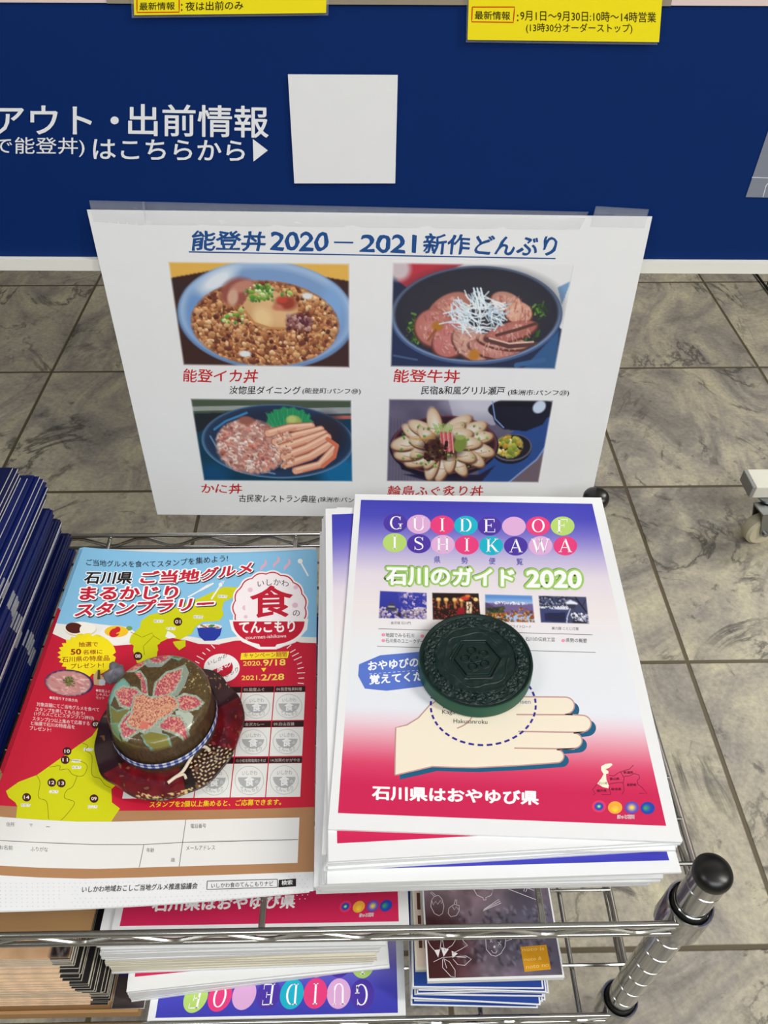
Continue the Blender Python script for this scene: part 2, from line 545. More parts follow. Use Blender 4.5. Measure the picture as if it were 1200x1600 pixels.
# ================================================================== SETTING: floor
def floor_material():
    m = bpy.data.materials.new('marbled_floor_tile'); m.use_nodes = True
    nt = m.node_tree; N = nt.nodes; L = nt.links; b = N['Principled BSDF']
    T = 0.30; X0 = -0.5267; Y0 = 0.9893
    tc = N.new('ShaderNodeTexCoord'); sep = N.new('ShaderNodeSeparateXYZ'); L.new(tc.outputs['Object'], sep.inputs[0])

    def mth(op, a, bb=None, c=None):
        n = N.new('ShaderNodeMath'); n.operation = op
        for i, v in enumerate((a, bb, c)):
            if v is None: continue
            if isinstance(v, (int, float)): n.inputs[i].default_value = v
            else: L.new(v, n.inputs[i])
        return n.outputs[0]
    tx = mth('DIVIDE', mth('SUBTRACT', sep.outputs[0], X0), T); ty = mth('DIVIDE', mth('SUBTRACT', sep.outputs[1], Y0), T)
    ix = mth('FLOOR', tx); iy = mth('FLOOR', ty)
    ex = mth('ABSOLUTE', mth('SUBTRACT', mth('FRACT', tx), 0.5)); ey = mth('ABSOLUTE', mth('SUBTRACT', mth('FRACT', ty), 0.5))
    edge = mth('MAXIMUM', ex, ey)
    mr = N.new('ShaderNodeMapRange'); L.new(edge, mr.inputs[0]); mr.inputs[1].default_value = 0.4905; mr.inputs[2].default_value = 0.4945
    comb = N.new('ShaderNodeCombineXYZ'); L.new(ix, comb.inputs[0]); L.new(iy, comb.inputs[1])
    wn = N.new('ShaderNodeTexWhiteNoise'); wn.noise_dimensions = '3D'; L.new(comb.outputs[0], wn.inputs['Vector'])
    vm = N.new('ShaderNodeVectorMath'); vm.operation = 'MULTIPLY_ADD'
    L.new(wn.outputs['Color'], vm.inputs[0]); vm.inputs[1].default_value = (7, 7, 7); L.new(tc.outputs['Object'], vm.inputs[2])
    rot = N.new('ShaderNodeVectorRotate'); rot.rotation_type = 'Z_AXIS'; L.new(vm.outputs[0], rot.inputs['Vector'])
    L.new(mth('MULTIPLY', wn.outputs['Value'], 1.4), rot.inputs['Angle'])
    P = rot.outputs[0]
    sc = N.new('ShaderNodeVectorMath'); sc.operation = 'MULTIPLY'; sc.inputs[1].default_value = (1.0, 0.55, 1.0); L.new(P, sc.inputs[0])

    def noise(scale, detail, dist, rough=0.55, v=None):
        n = N.new('ShaderNodeTexNoise'); n.inputs['Scale'].default_value = scale; n.inputs['Detail'].default_value = detail
        n.inputs['Distortion'].default_value = dist; n.inputs['Roughness'].default_value = rough
        L.new(v or P, n.inputs['Vector']); return n.outputs['Fac']
    big = noise(8.0, 12, 1.6, 0.68, sc.outputs[0])
    r1 = N.new('ShaderNodeValToRGB'); L.new(big, r1.inputs[0])
    cr = r1.color_ramp; cr.elements[0].position = 0.30; cr.elements[0].color = (*lin((112, 109, 105)), 1)
    cr.elements[1].position = 0.72; cr.elements[1].color = (*lin((203, 196, 168)), 1)
    e = cr.elements.new(0.46); e.color = (*lin((156, 149, 140)), 1)
    e = cr.elements.new(0.56); e.color = (*lin((178, 171, 153)), 1)
    # thin light and dark veins where a distorted noise crosses its middle
    v1 = noise(5.0, 7, 2.2, 0.62, sc.outputs[0])
    d1 = mth('ABSOLUTE', mth('SUBTRACT', v1, 0.5))
    k1 = N.new('ShaderNodeMapRange'); L.new(d1, k1.inputs[0]); k1.inputs[1].default_value = 0.0; k1.inputs[2].default_value = 0.028; k1.inputs[3].default_value = 1; k1.inputs[4].default_value = 0
    patch = noise(6.5, 3, 0.6)
    k2 = N.new('ShaderNodeMapRange'); L.new(patch, k2.inputs[0]); k2.inputs[1].default_value = 0.47; k2.inputs[2].default_value = 0.60
    dark = mth('MULTIPLY', k1.outputs[0], k2.outputs[0])
    mx1 = N.new('ShaderNodeMix'); mx1.data_type = 'RGBA'; L.new(mth('MULTIPLY', dark, 0.8), mx1.inputs['Factor'])
    L.new(r1.outputs[0], mx1.inputs['A']); mx1.inputs['B'].default_value = (*lin((62, 60, 60)), 1)
    # sooty blotches
    blo = noise(9.0, 7, 2.6, 0.68)
    k3 = N.new('ShaderNodeMapRange'); L.new(blo, k3.inputs[0]); k3.inputs[1].default_value = 0.60; k3.inputs[2].default_value = 0.68
    mx2 = N.new('ShaderNodeMix'); mx2.data_type = 'RGBA'; L.new(mth('MULTIPLY', k3.outputs[0], 0.75), mx2.inputs['Factor'])
    L.new(mx1.outputs['Result'], mx2.inputs['A']); mx2.inputs['B'].default_value = (*lin((74, 71, 72)), 1)
    # fine speckle
    fs = noise(160, 3, 0.0, 0.7)
    k4 = N.new('ShaderNodeMapRange'); L.new(fs, k4.inputs[0]); k4.inputs[1].default_value = 0.2; k4.inputs[2].default_value = 0.8; k4.inputs[3].default_value = 0.72; k4.inputs[4].default_value = 1.22
    mul = N.new('ShaderNodeMix'); mul.data_type = 'RGBA'; mul.blend_type = 'MULTIPLY'; mul.inputs['Factor'].default_value = 1
    L.new(mx2.outputs['Result'], mul.inputs['A'])
    gcol = N.new('ShaderNodeCombineColor'); [L.new(k4.outputs[0], gcol.inputs[i]) for i in range(3)]
    L.new(gcol.outputs[0], mul.inputs['B'])
    fin = N.new('ShaderNodeMix'); fin.data_type = 'RGBA'; L.new(mr.outputs[0], fin.inputs['Factor'])
    L.new(mul.outputs['Result'], fin.inputs['A']); fin.inputs['B'].default_value = (*lin((92, 82, 64)), 1)
    L.new(fin.outputs['Result'], b.inputs['Base Color'])
    b.inputs['Roughness'].default_value = 0.42; b.inputs['Specular IOR Level'].default_value = 0.3
    bmp = N.new('ShaderNodeBump'); bmp.inputs['Strength'].default_value = 0.6; bmp.inputs['Distance'].default_value = 0.002
    L.new(mth('SUBTRACT', 1.0, mr.outputs[0]), bmp.inputs['Height']); L.new(bmp.outputs[0], b.inputs['Normal'])
    return m


fl = MB(); fl.box((-3, -2.6, -0.05), (3.2, 4.0, 0.0))
tag(fl.build('floor', floor_material()), 'grey and cream marbled floor tiles with brown grout', 'floor', kind='structure')

WALLM = mat('wall_paint', (150, 149, 146), .8, spec=.2, noise=(.02, 3))
for nm, lo, hi in (('wall_left', (-3.1, -2.6, 0), (-3.0, 4.0, 2.75)), ('wall_right', (3.2, -2.6, 0), (3.3, 4.0, 2.75)), ('wall_back', (-3.1, 4.0, 0), (3.3, 4.1, 2.75)), ('wall_front', (-3.1, -2.7, 0), (3.3, -2.6, 2.75)), ('ceiling', (-3.1, -2.7, 2.75), (3.3, 4.1, 2.85))):
    m_ = MB(); m_.box(lo, hi); tag(m_.build(nm, WALLM if nm != 'ceiling' else mat('ceiling_paint', (226, 225, 220), .85, spec=.2)), 'plain pale painted ' + nm.replace('_', ' ') + ' of the hall', nm.split('_')[0], kind='structure')

# ================================================================== DISPLAY BOARD
BYAW = -0.020
BO = np.array([0.0, 0.0735, 0.0]); BX = np.array([math.cos(BYAW), math.sin(BYAW), 0]); BN = np.array([math.sin(BYAW), -math.cos(BYAW), 0])


def board(s, z, d=0.0):                       # s along the board, z above the floor, d out of its face
    return BO + BX * s + BN * d + np.array([0, 0, z])


def onboard(x, y, d=0.0):
    r = ray(x, y); o = board(0, 0, d); t = ((o - CAM) @ BN) / (r @ BN); return CAM + r * t


def bplate(mb, s0, s1, z0, z1, d0, d1, m=0):
    V = [board(s, z, d) for d in (d0, d1) for s, z in ((s0, z0), (s1, z0), (s1, z1), (s0, z1))]
    mb.add(V, [[3, 2, 1, 0], [4, 5, 6, 7], [0, 1, 5, 4], [1, 2, 6, 5], [2, 3, 7, 6], [3, 0, 4, 7]], m)


zb0 = onboard(600, 421)[2]; zb1 = onboard(600, 403)[2]
bd = thing('display_board', 'tall dark blue display board with white lettering and white bottom rail', 'display board', board(0, zb0))
p = MB(); bplate(p, -0.95, 0.75, zb1, 1.75, -0.022, 0.0)
p.build('panel', mat('navy_panel', (4, 40, 100), 0.6, spec=0.12, noise=(0.03, 40)), bd)
p = MB(); bplate(p, -0.96, 0.76, zb0, zb1 - 0.0003, -0.026, 0.004)
p.build('bottom_rail', mat('white_aluminium', (232, 231, 222), 0.4, noise=(0.03, 30)), bd, label='white aluminium bottom rail')
zt = onboard(600, 6)[2]
p = MB(); bplate(p, -0.95, 0.75, zt, zt + 0.5, 0.0002, 0.0008)
p.build('pink_printed_border', ink((226, 205, 200)), bd, label='pale pink print along the top of the frame')
p = MB()
for a, b in ((168, 334), (497, 735), (1030, 1048)):
    s0 = (onboard(a, 5) - BO) @ BX; s1 = (onboard(b, 5) - BO) @ BX
    bplate(p, s0, s1, zt - 0.0002, zt + 0.45, 0.0009, 0.0012)
p.build('printed_picture', ink((150, 140, 120)), bd)


class BoardPage(Page):
    def __init__(s, d=0.0005): s.d = d; s.bump = 0.0; s.n = BN

    def P(s, pts, h=0.0):
        pts = np.asarray(pts, float); r = ray(pts[..., 0], pts[..., 1]); o = board(0, 0, s.d)
        t = ((o - CAM) @ BN) / (r @ BN); return CAM + r * t[..., None] + BN * h


WH = (236, 238, 242)
pr = Print(BoardPage(0.0003))
pr.text('アウト・', (-8, 209), (185, 210), 44, WH, bold=0.012)
pr.text('出前情報', (201, 211.5), (419, 215), 49, WH, bold=0.012)
pr.text('で能登丼)', (-10, 244), (132, 245), 30, WH, bold=0.004)
pr.text('はこちらから', (146, 248), (382, 251), 31, WH, bold=0.012)
pr.poly([(395, 217), (418.5, 235), (396, 252.5)], WH)
pr.build('lettering', bd, label='white printed lettering')
pr = Print(BoardPage(0.0003))
pr.poly([(1202, 196), (1200, 205), (1165, 308), (1230, 309), (1230, 190)], (128, 134, 146))
pr.line([(1175, 277), (1235, 279)], 1.2, (215, 218, 225), 2); pr.line([(1192, 308), (1197, 290), (1215, 270)], 1.2, (215, 218, 225), 2)
pr.build('printed_map', bd, label='grey printed map fragment')

# blank white label that held the code (code itself left out)
lab = MB()
bp = BoardPage(0.001)
q = bp.P([(450, 116), (621.5, 117), (617.5, 286), (460, 286)])
lab.add(np.concatenate([q + BN * 0.0006, q]), [[0, 1, 2, 3][::-1], [0, 1, 5, 4], [1, 2, 6, 5], [2, 3, 7, 6], [3, 0, 4, 7], [4, 5, 6, 7]])
tag(lab.build('square_label', PAPER, loc=board(0, 0.55)), 'blank square white label stuck on the blue board beside the white arrow', 'label')

# laminated yellow notices
CLEAR = bpy.data.materials.new('clear_film'); CLEAR.use_nodes = True
nt = CLEAR.node_tree; bs = nt.nodes['Principled BSDF']; bs.inputs['Base Color'].default_value = (0.75, 0.78, 0.8, 1); bs.inputs['Roughness'].default_value = 0.12
tr = nt.nodes.new('ShaderNodeBsdfTransparent'); mxs = nt.nodes.new('ShaderNodeMixShader'); mxs.inputs[0].default_value = 0.09
nt.links.new(tr.outputs[0], mxs.inputs[1]); nt.links.new(bs.outputs[0], mxs.inputs[2]); nt.links.new(mxs.outputs[0], nt.nodes['Material Output'].inputs[0])
nz = nt.nodes.new('ShaderNodeTexNoise'); nz.inputs['Scale'].default_value = 120; tcn = nt.nodes.new('ShaderNodeTexCoord')
bpn = nt.nodes.new('ShaderNodeBump'); bpn.inputs['Strength'].default_value = 0.5; bpn.inputs['Distance'].default_value = 0.002
nt.links.new(tcn.outputs['Object'], nz.inputs['Vector']); nt.links.new(nz.outputs['Fac'], bpn.inputs['Height']); nt.links.new(bpn.outputs[0], bs.inputs['Normal'])
YEL = (246, 228, 22)
for nm, film, body, frame, words, lb in (
    ('a', [(203, -60), (515, -62), (513, 24), (206, 28)], [(207, -60), (511, -62), (509.5, 20), (210, 23.5)],
     [(214, -9), (280, -9), (280, 19), (214, 19.5)],
     [('最新情報', (218, 16), (273, 15), 12, 0.01), (':', (283, 17), (285, 17), 11, 0.01), ('夜は出前のみ', (290, 17), (380, 15), 14, 0.012)],
     'yellow laminated notice strip above the white board lettering, one line of text'),
    ('b', [(731, -60), (1042, -62), (1027, 70), (728, 66)], [(734, -60), (1039, -62), (1029.5, 65.5), (730.5, 62)],
     [(738, 11), (804, 11), (802, 35), (737, 34)],
     [('最新情報', (742, 30), (797, 31), 13, 0.01), (':', (808, 33), (810, 33), 10, 0.01), ('9月1日～9月30日:10時～14時営業', (813, 32), (1025, 35), 16, 0.008),
      ('(13時30分オーダーストップ)', (822, 52), (988, 53), 16, 0.008)],
     'yellow laminated notice strip near the upper right, two lines of opening hours')):
    c = board(((onboard((film[2][0] + film[3][0]) / 2, 20) - BO) @ BX), onboard(600, 40)[2])
    t = thing('laminated_notice', lb, 'notice', c)
    bpg = BoardPage(0.0022); q = bpg.P(body)
    m = MB(); m.add(np.concatenate([q + BN * 0.0004, q]), [[3, 2, 1, 0], [4, 5, 6, 7], [0, 1, 5, 4], [1, 2, 6, 5], [2, 3, 7, 6], [3, 0, 4, 7]])
    m.build('card', ink(YEL), t)
    q = BoardPage(0.0020).P(film); m = MB(); m.add(np.concatenate([q + BN * 0.00015, q]), [[3, 2, 1, 0], [4, 5, 6, 7], [0, 1, 5, 4], [1, 2, 6, 5], [2, 3, 7, 6], [3, 0, 4, 7]])
    m.build('clear_film_border', CLEAR, t, label='clear laminate edge')
    pr = Print(BoardPage(0.0026))
    fr = np.array(frame + frame[:1], float); pr.line(np.concatenate([np.linspace(fr[i], fr[i + 1], 6)[:-1] for i in range(4)] + [fr[:1]]), 1.8, (205, 60, 20), 1)
    for w_, a, b, h, bo in words: pr.text(w_, a, b, h, (50, 45, 15), bold=bo)
    pr.build('lettering', t)

# ================================================================== POSTER
def fit_poster():
    px = np.array([[135.7, 327.7], [1019.2, 338.4], [909, 821], [240.6, 801.5]])
    s0 = (onboard(135.7, 327.7) - BO) @ BX
    tl = onboard(135.7, 327.7, 0.0035); trr = onboard(1019.2, 338.4, 0.0035)
    w = np.linalg.norm(trr - tl); hgt = w * 257 / 364 * .985
    lean = math.radians(4.9)
    dn = np.array([0, 0, -1]) * math.cos(lean) + BN * math.sin(lean)
    return px, np.array([tl, trr, trr + dn * hgt, tl + dn * hgt])


ppx, pw = fit_poster()
ppx = proj(pw)
POST = Page(ppx, pw)
pt = thing('poster', 'white taped poster of four rice bowl photos hanging from the blue board', 'poster', (pw[2] + pw[3]) / 2)
slab(POST, 'paper_sheet', pt, PAPER, 0.0004, 2, 2)
pr = Print(POST)
BL = (28, 78, 142)
for t_, a, b, h in (('能登丼', (298, 391), (414, 392.5), 31), ('2020', (421, 391.5), (512, 393), 30), ('2021', (562, 394.5), (649, 396), 29),
                    ('新作', (660, 397), (733, 398), 32), ('どんぶり', (741, 398), (869, 399.5), 31)):
    pr.text(t_, a, b, h, BL, bold=0.022, slant=0.10, wob=0.9)
pr.line([(522, 378.5), (552, 379)], 2.6, BL, 2)
pr.line([(295, 393.5), (868, 404)], 2.0, BL, 1)
pr.build('title_lettering', pt, label='blue brush lettering')
pr = Print(POST); RD = (196, 38, 44)
for t_, a, b, h in (('能登イカ丼', (285, 596.5), (402, 598), 20), ('能登牛丼', (614, 597), (717, 598), 20), ('かに丼', (314, 770.5), (377, 771.5), 15),
                    ('輪島ふぐ炙り丼', (605, 775), (754, 775), 16)):
    pr = Print(POST); pr.text(t_, a, b, h, RD, bold=0.012, slant=0.12, wob=0.7); pr.build('dish_name', pt, label='red brush lettering')
BK = (30, 28, 30)
for t_, a, b, h in (('汝惚里ダイニング', (358, 615.5), (469, 616), 12.5), ('(能登町:パンフ⑲)', (472, 616), (563, 617), 10),
                    ('民宿&和風グリル瀬戸', (658, 616), (788, 617), 13), ('(珠洲市:パンフ㉓)', (793, 618.5), (889, 619.5), 10),
                    ('古民家レストラン典座', (373, 784), (493, 785.5), 11.5), ('(珠洲市:パンフ)', (496, 785.5), (566, 786), 9)):
    pr = Print(POST); pr.text(t_, a, b, h, BK, bold=0.010, slant=0.1, wob=0.4); pr.build('restaurant_name', pt, label='small black lettering')


def dish_squid():
    p = Pic(236, 138, (62, 40, 38))
    p.poly([(0, 0), (100, 0), (100, 16), (60, 6), (30, 6), (0, 15)], (226, 178, 84))
    p.poly([(0, 16), (12, 22), (0, 34)], (58, 42, 44)); p.poly([(100, 20), (88, 20), (100, 40)], (60, 42, 44))
    p.ell(52, 51, 51, 52, (104, 138, 184), 0.03); p.ell(52, 49, 49.5, 50, (158, 186, 220), 0.05)
    p.ell(52, 52, 46.5, 47, (124, 156, 200), 0.1)
    p.ell(26, 17, 12, 7, (222, 230, 238), 0.9, rot=-0.5)
    p.ell(90, 40, 6, 18, (128, 168, 216), 0.8); p.ell(12, 50, 5, 20, (110, 150, 205), 0.8)
    cl = p.mask_ell(51, 58, 42, 41, 0.06)
    p.put(cl, (112, 66, 46))
    cols = [(182, 118, 76), (160, 98, 64), (204, 146, 98), (138, 78, 56), (222, 172, 122), (190, 128, 84), (120, 62, 50), (206, 156, 104)]
    p.speck(2600, (6, 14, 96, 100), cols, 1.3, 3.3, cl, 3)
    p.speck(120, (10, 30, 92, 96), [(236, 198, 150), (228, 182, 140), (92, 50, 42)], 1.2, 2.6, cl, 4)
    p.ell(38, 87, 3.5, 3.2, (226, 232, 232), 0.5); p.ell(76, 30, 3, 3, (226, 228, 226), 0.6)
    p.ell(37, 27, 10, 12, (150, 84, 74), 0.4, rot=-0.4); p.ell(40, 22, 7, 5, (190, 130, 112), 0.5, rot=-0.3); p.ell(34, 32, 3, 8, (206, 164, 142), 0.5, rot=0.3)
    p.poly([(39, 40), (43, 30), (52, 24), (62, 28), (71, 38), (70, 48), (62, 62), (53, 61), (45, 55)], (208, 166, 118))
    p.ell(57, 44, 11, 14, (222, 180, 132), 0.7, rot=0.4); p.ell(50, 51, 5, 10, (232, 200, 146), 0.7, rot=-0.6)
    p.ell(64, 37, 6, 6.5, (150, 62, 48), 0.7); p.ell(62, 34, 3, 3, (190, 70, 60), 0.6); p.ell(59, 41, 3, 3, (196, 120, 96), 0.8)
    p.line([(40, 45), (45, 56), (54, 61), (62, 61)], 2.2, (196, 138, 84))
    p.ell(71, 54, 7, 7, (96, 44, 56), 0.5); p.speck(40, (64, 48, 78, 62), [(150, 96, 96), (96, 50, 60), (190, 150, 140)], 1.4, 2.6, None, 8)
    g = [(122, 168, 62), (92, 150, 60), (176, 202, 110), (70, 128, 60), (210, 220, 160)]
    p.speck(75, (41, 20, 57, 36), g, 1.2, 2.4, p.mask_ell(50, 28, 8.5, 10, 0.3), 5)
    p.speck(16, (27, 44, 40, 58), g, 1.2, 2.6, None, 6); p.speck(6, (62, 24, 68, 30), g, 1.2, 2.2, None, 7)
    return p.fade().a


def dish_beef():
    p = Pic(240, 138, (36, 48, 78))
    p.poly([(0, 0), (100, 0), (100, 60), (60, 10), (0, 10)], (228, 229, 230))
    p.poly([(3, 0), (40, 0), (10, 24), (3, 16)], (186, 58, 72)); p.ell(4, 6, 6, 10, (205, 190, 196), 0.6)
    p.poly([(100, 14), (93, 20), (97, 36)], (120, 156, 196)); p.poly([(98, 60), (80, 100), (100, 100)], (52, 92, 140))
    p.poly([(0, 60), (0, 100), (50, 100), (10, 60)], (38, 50, 84)); p.line([(2, 88), (16, 92)], 2, (70, 90, 130)); p.line([(76, 96), (92, 90)], 5, (60, 100, 150))
    p.ell(49, 49, 49.5, 47, (70, 92, 134), 0.02); p.ell(49, 48, 48.5, 45.5, (122, 146, 182), 0.03)
    p.ell(49, 47.5, 47, 44, (44, 46, 60), 0.04); p.ell(49, 40, 43, 34, (52, 52, 62), 0.5)
    cl = p.mask_ell(49, 50, 45, 42, 0.05)
    g = [(70, 116, 50), (96, 146, 66), (48, 88, 40), (120, 160, 80)]
    rl = np.random.default_rng(15)
    for b_, n in (((9, 46, 20, 80), 60), ((76, 36, 88, 76), 50), ((34, 30, 70, 40), 14)):
        for i in range(n):
            x_, y_ = rl.uniform(b_[0], b_[2]), rl.uniform(b_[1], b_[3]); a_ = rl.uniform(0, 6.3); l_ = rl.uniform(2, 6)
            p.line([(x_, y_), (x_ + l_ * .5 * math.cos(a_), y_ + l_ * math.sin(a_))], rl.uniform(1, 2.6), np.array(g[rl.integers(4)]) * rl.uniform(.5, 1.1), .9, cl)
    meats = [(33, 42, 13, 14, -0.5, (176, 116, 104)), (26, 60, 12, 18, 0.3, (180, 112, 104)), (36, 70, 12, 17, -0.7, (186, 112, 108)), (66, 36, 10, 10, 0.4, (184, 134, 118)),
             (73, 44, 8, 10, 0.3, (208, 154, 130)), (48, 75, 13, 14, 0.6, (192, 146, 132)), (62, 80, 16, 9, 0.2, (186, 128, 118)), (66, 72, 15, 7, 0.15, (198, 144, 128)), (70, 62, 15, 9, -0.25, (172, 104, 96))]
    for i, (x, y, rx, ry, r, c) in enumerate(meats):
        p.ell(x, y + 1.5, rx + 1, ry + 1, (98, 56, 50), 0.1, r, 1, cl); p.ell(x, y, rx, ry, c, 0.12, r, 1, cl)
        p.ell(x - 1, y - 1, rx * 0.6, ry * 0.6, tuple(min(255, v + 18) for v in c), 0.9, r, 0.8, cl)
        p.speck(26, (x - rx, y - ry, x + rx, y + ry), [(222, 172, 154), (176, 92, 88), (230, 190, 172)], 0.8, 2.4, p.mask_ell(x, y, rx * 0.85, ry * 0.85, 0.2) * cl * 0.6, i + 20, False)
    for i in range(260):
        x_, y_, rx_, ry_, r_, c_ = meats[rl.integers(len(meats))]; q_ = rl.uniform(-.75, .75, 2); X_, Y_ = x_ + rx_ * q_[0], y_ + ry_ * q_[1]; a_ = r_ + 1.2 + rl.normal(0, .4); l_ = rl.uniform(2, 6)
        p.line([(X_, Y_), (X_ + l_ * .5 * math.cos(a_), Y_ + l_ * math.sin(a_))], rl.uniform(.8, 1.6), [(214, 168, 152), (150, 84, 80), (226, 190, 174), (168, 104, 98)][rl.integers(4)], .55, cl)
    p.line([(62, 66), (74, 60), (84, 54)], 3.2, (94, 60, 54)); p.line([(56, 70), (70, 77), (86, 74)], 4.5, (92, 60, 60), clip=cl); p.line([(58, 69), (70, 74), (84, 72)], 1.6, (226, 190, 170))
    p.ell(27, 58, 3.2, 4.5, (176, 116, 44), 0.5); p.line([(26, 62), (22, 72)], 2.5, (150, 88, 56)); p.ell(50, 86, 3.4, 5.5, (188, 122, 48), 0.5)
    r = np.random.default_rng(5)
    for i in range(130):
        a = r.uniform(0, 2 * math.pi); d = r.uniform(0, 1) ** 0.5; x = 50 + 15 * d * math.cos(a); y = 46 + 18 * d * math.sin(a)
        th = r.normal(0.6, 0.8); l = r.uniform(4, 9); c = [(226, 238, 244), (204, 224, 236), (180, 206, 222), (240, 246, 248)][r.integers(4)]
        p.line([(x - l * math.cos(th) / 1.7, y - l * math.sin(th)), (x + r.uniform(-2, 2), y + r.uniform(-3, 3)), (x + l * math.cos(th) / 1.7, y + l * math.sin(th))], 1.2, c, 0.9)
    for x in (47, 49, 51): p.line([(x - 1, 22), (x + 3, 40)], 1.6, (226, 238, 246))
    p.line([(30, 46), (38, 42), (46, 48)], 1.3, (210, 228, 238)); p.line([(28, 56), (38, 52), (46, 56)], 1.3, (200, 220, 232))
    return p.fade().a


def dish_crab():
    p = Pic(212, 108, (14, 58, 84))
    p.poly([(0, 0), (100, 0), (100, 17), (0, 17)], (70, 84, 68)); p.line([(0, 12), (40, 10)], 5, (150, 156, 152)); p.line([(64, 14), (100, 12)], 7, (150, 156, 160)); p.line([(70, 22), (100, 20)], 4, (176, 96, 84))
    p.poly([(0, 18), (38, 14), (0, 40)], (26, 34, 42)); p.ell(92, 88, 14, 22, (20, 104, 156), 0.8); p.ell(8, 92, 10, 14, (18, 74, 116), 0.9)
    p.ell(52, 51, 49, 45, (92, 130, 168), 0.02); p.ell(52, 50.5, 47.5, 43.5, (36, 60, 92), 0.05); p.ell(53, 48, 43, 37, (30, 42, 66), 0.3)
    p.ell(84, 40, 10, 22, (44, 40, 54), 0.8); p.line([(9, 44), (14, 66), (28, 82), (48, 90)], 2.2, (96, 134, 170)); p.line([(12, 36), (20, 26), (34, 16)], 2.4, (60, 130, 186))
    # ohba leaf
    r = np.random.default_rng(2)
    pts = [(45, 27), (52, 20), (64, 13)]
    for i in range(15):
        a = math.radians(200 + i * 12); rr = 1.0 if i % 2 else 0.86
        pts.append((60 + 16 * rr * math.cos(a), 27 + 19 * rr * math.sin(a)))
    p.poly([(44, 34)] + pts[3:] + [(72, 28), (60, 34), (48, 40)], (36, 142, 92))
    for i in range(9): p.line([(50 + i * 2.4, 32), (46 + i * 3.4, 12 + abs(4 - i))], 1, (70, 172, 118), 0.7)
    for i in range(14): p.line([(46 + i * 1.9, 30 - (i % 3)), (47 + i * 1.9, 14)], 0.8, (22, 112, 70), 0.6)
    p.ell(63, 25, 5, 6.5, (150, 170, 88), 0.3); p.ell(62, 23, 3, 4, (182, 198, 118), 0.7)
    cl = p.mask_ell(34, 57, 22, 33, 0.15)
    p.put(cl * 0.9, (188, 142, 132))
    rl = np.random.default_rng(16)
    for i in range(420):
        x_, y_ = rl.uniform(13, 54), rl.uniform(26, 88); a_ = rl.normal(.3, .9); l_ = rl.uniform(2, 7)
        p.line([(x_, y_), (x_ + l_ * .4 * math.cos(a_), y_ + l_ * .6 * math.sin(a_)), (x_ + l_ * .8 * math.cos(a_ + .4), y_ + l_ * math.sin(a_ + .4))], rl.uniform(1.2, 3.4), [(230, 202, 190), (214, 170, 156), (190, 128, 114), (240, 222, 214), (204, 150, 136), (166, 104, 96), (222, 140, 118)][rl.integers(7)], .9, cl)
    p.speck(90, (12, 24, 56, 92), [(230, 202, 190), (214, 164, 150), (186, 118, 104), (240, 220, 212), (202, 144, 130), (160, 92, 84), (222, 130, 108)], 1, 2.6, cl, 11, asp=0.7)
    p.ell(33, 25, 5, 5, (150, 92, 80), 0.5)
    for i, (a, b, c_, w) in enumerate([((46, 40), (60, 33), (74, 31), 8), ((50, 50), (64, 42), (80, 35), 8), ((53, 58), (66, 50), (82, 40), 8.5), ((55, 68), (70, 58), (84, 44), 9), ((56, 78), (72, 68), (86, 52), 8.5), ((62, 86), (78, 78), (88, 58), 8)]):
        p.line([a, b, c_], w + 2, (158, 92, 76)); p.line([a, b, c_], w, (228, 172, 144)); p.line([(a[0] + 1, a[1] - 2), (b[0], b[1] - 2), (c_[0], c_[1] - 2)], 2.4, (246, 210, 184), 0.8)
        p.line([(a[0] + 5, a[1] + 1), (b[0] + 4, b[1] + 1)], 2, (206, 116, 90), 0.6)
    p.line([(84, 46), (90, 54), (88, 68), (80, 80)], 5, (208, 112, 84)); p.speck(60, (50, 36, 62, 84), [(232, 196, 176), (204, 140, 116)], 1.5, 3, p.mask_ell(56, 60, 6, 26, 0.3), 12)
    return p.fade().a


